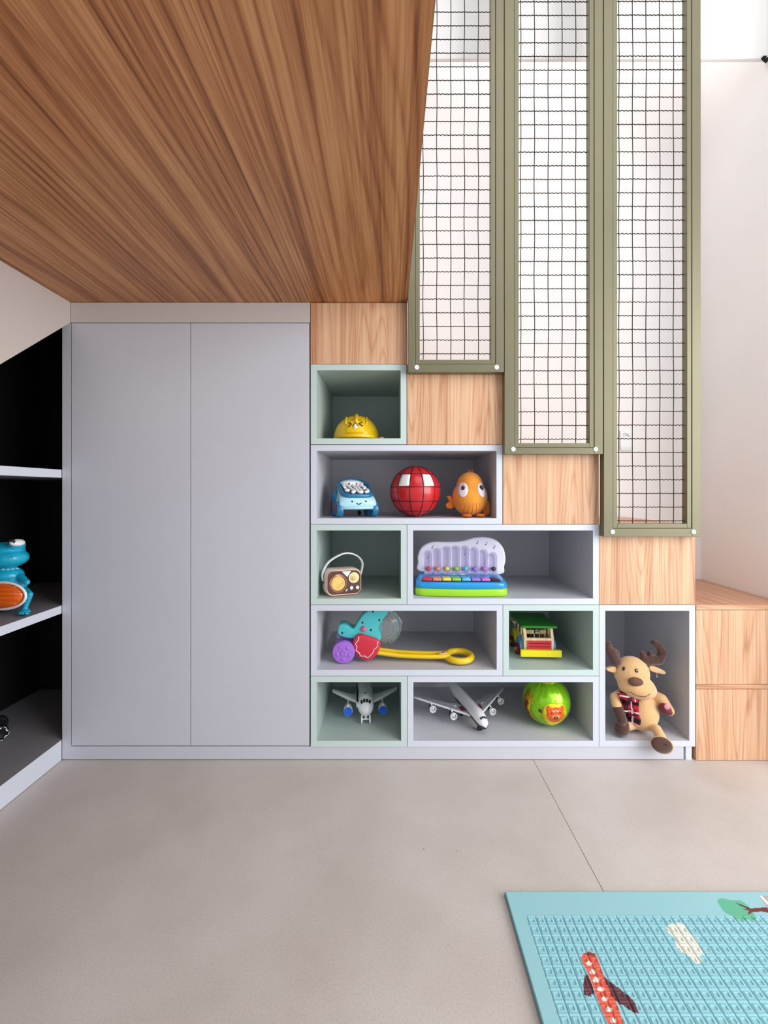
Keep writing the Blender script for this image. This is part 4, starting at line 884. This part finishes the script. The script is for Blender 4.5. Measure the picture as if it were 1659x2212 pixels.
    blob('scarf_wrap', [c(330, 1270, -0.030, 400, 1305, -0.040, 34, 36), c(400, 1305, -0.040, 520, 1335, -0.046, 32, 24)], m, g, 0.0025, 4)
    tube('scarf_band', [tuple(surf(*q(a, b, -0.045).xz, 1.3)) for a, b in ((398, 1530), (450, 1545), (510, 1548), (562, 1535))], 0.0026, blk, g, 8)
    tube('scarf_edge', [tuple(surf(*q(a, b, -0.045).xz, 1.2)) for a, b in ((420, 1640), (500, 1665), (578, 1674))], 0.0012, M_cap, g, 6)
    return g
rn = reindeer(); place(rn, X(1372, 0.066), 0.066, zG+0.006, 0)

# --- blue frog-like monster toy with an orange belly window
def dino():
    g = thing('frog_toy', 'turquoise frog-faced toy with orange belly on the left bookcase', 'toy figure')
    tq = mat('cyan_plastic', rgb(22, 170, 206), 0.3, coat=0.3); og = mat('orange_clear_plastic', rgb(236, 106, 24), 0.2, coat=0.6)
    s = 1.48/1000/9.62
    RX, RY, RZ = X(14, -0.10), -0.10, zMid+0.001
    def q(a, b, y=0.0):
        d = D+RY+y; return Vector(((a/9.62-CX)*d/F-RX, y, CAMZ+(CY-1130-b/9.62)*d/F-RZ))
    def e(a, b, y, ra, ry, rb, rot=(0, 0, 0)): return ('e', q(a, b, y), (ra*s, ry, rb*s), rot)
    def c(a0, b0, y0, a1, b1, y1, r0, r1): return ('c', q(a0, b0, y0), q(a1, b1, y1), r0*s, r1*s)
    prim = [e(110, 720, 0.0, 440, 0.055, 220), e(100, 560, 0.005, 370, 0.050, 170), e(100, 1080, 0.01, 360, 0.045, 200), e(80, 1300, 0.01, 460, 0.045, 260), e(60, 1500, 0.012, 490, 0.040, 290)]
    for k in (1, -1):
        X1 = lambda a: 80 + k*(a-80)
        prim += [e(X1(360), 460, 0.0, 110, 0.03, 115), c(X1(440), 1130, 0.0, X1(560), 1230, -0.02, 80, 62), c(X1(540), 1400, 0.005, X1(625), 1480, -0.01, 70, 62), c(X1(625), 1480, -0.01, X1(515), 1780, -0.015, 62, 50), e(X1(505), 1850, -0.022, 105, 0.022, 52)]
    blob('body', prim, tq, g, 0.003, 7)
    for a in (360, -200):
        ell('eye_white', q(a+0, 405, -0.030), (104*s, 0.026, 72*s), wht, g, (0, 0.25, 0)); 
        tube('pupil_ring', [tuple(q(a-115+60*math.cos(t), 380-40*math.sin(t), -0.052)) for t in [2*PI*j/20 for j in range(20)]], 0.0020, blk, g, 6, True); ell('pupil', q(a-110, 380, -0.052), (28*s, 0.003, 20*s), blk, g)
    for k in range(8):
        a = -330 + k*97; ell('tooth', q(a, 905+60*math.cos((a-100)/330*1.2), -0.046*math.sqrt(max(0.1, 1-((a-110)/440)**2))-0.004), (0.0060, 0.0022, 0.0024), mat('pale_cyan_tooth', rgb(180, 240, 245), 0.3) if k == 0 else bpy.data.materials['pale_cyan_tooth'], g, u=10, v=8)
    for a in (240, -20): tube('nostril', [tuple(q(a-20, 695, -0.0560)), tuple(q(a+10, 705, -0.0565)), tuple(q(a+18, 750, -0.0570))], 0.0010, mat('nostril_shade', rgb(14, 120, 150), 0.4) if a == 240 else bpy.data.materials['nostril_shade'], g, 6)
    n = 48; tube('belly_rim', [tuple(q(50+485*math.cos(2*PI*j/n), 1510-278*math.sin(2*PI*j/n), -0.040-0.004*math.cos(2*PI*j/n))) for j in range(n)], 0.0042, wht, g, 8, True)
    bm = bmesh.new(); add_ell(bm, q(50, 1510, -0.036), (470*s, 0.026, 262*s), (0, 0, 0), 40, 28)
    obj('belly_window', bm, og, g, True)
    for k in range(5):
        zz = 1330+88*k; hw = 440*math.sqrt(max(0.02, 1-((zz-1510)/262)**2)); tube('belly_rib', [tuple(q(50+hw*t, zz, -0.036-0.0258*math.sqrt(max(0, 1-(hw*t/470)**2-((zz-1510)/262)**2)))) for t in [-0.9+0.15*j for j in range(13)]], 0.0016, og, g, 6)
    prism('belly_slot', [tuple(q(*p).xz) for p in [(20, 1250), (210, 1240), (150, 1290), (90, 1308), (45, 1290)]], -0.062, -0.050, blk, g)
    for a in (440, 490, 560): ell('toe', q(a, 1875, -0.040), (0.006, 0.008, 0.0042), tq, g, u=12, v=8)
    return g
place(dino(), X(14, -0.10), -0.10, zMid+0.001, 0)

# --- black toy car with white rims low in the bookcase
def black_car():
    g = thing('toy_buggy', 'black toy buggy wheel with white rim on the lowest bookcase shelf', 'toy car')
    blob('body', [('e', (-0.055, 0.04, 0.034), (0.050, 0.040, 0.018)), ('e', (-0.06, 0.045, 0.052), (0.028, 0.028, 0.016))], blk, g, 0.003, 4)
    for (wx, wy) in ((-0.005, 0.0), (-0.10, 0.0), (-0.005, 0.085), (-0.10, 0.085)):
        w_ = lathe('wheel', [(0, -0.012), (0.019, -0.012), (0.025, -0.008), (0.026, 0.0), (0.025, 0.008), (0.019, 0.012), (0.014, 0.008), (0, 0.008)], blk, g, (wx, wy, 0.0262), (0, -1, 0), 28)
        if wy == 0.0:
            for k in range(5):
                a = k*2*PI/5+0.2; p = lambda r, t: (wx+0.003+r*math.cos(t), wy-0.0135, 0.026+r*math.sin(t))
                tube('rim_spoke', [p(0.021, a), p(0.017, a+0.28), p(0.021, a+0.55)], 0.0020, wht, w_, 6); tube('rim_bar', [p(0.023, a+0.62), p(0.023, a+1.0)], 0.0012, wht, w_, 6)
    return g
place(black_car(), X(-1, 0.0)+0.006, 0.0, zLow+0.001, 0.7)
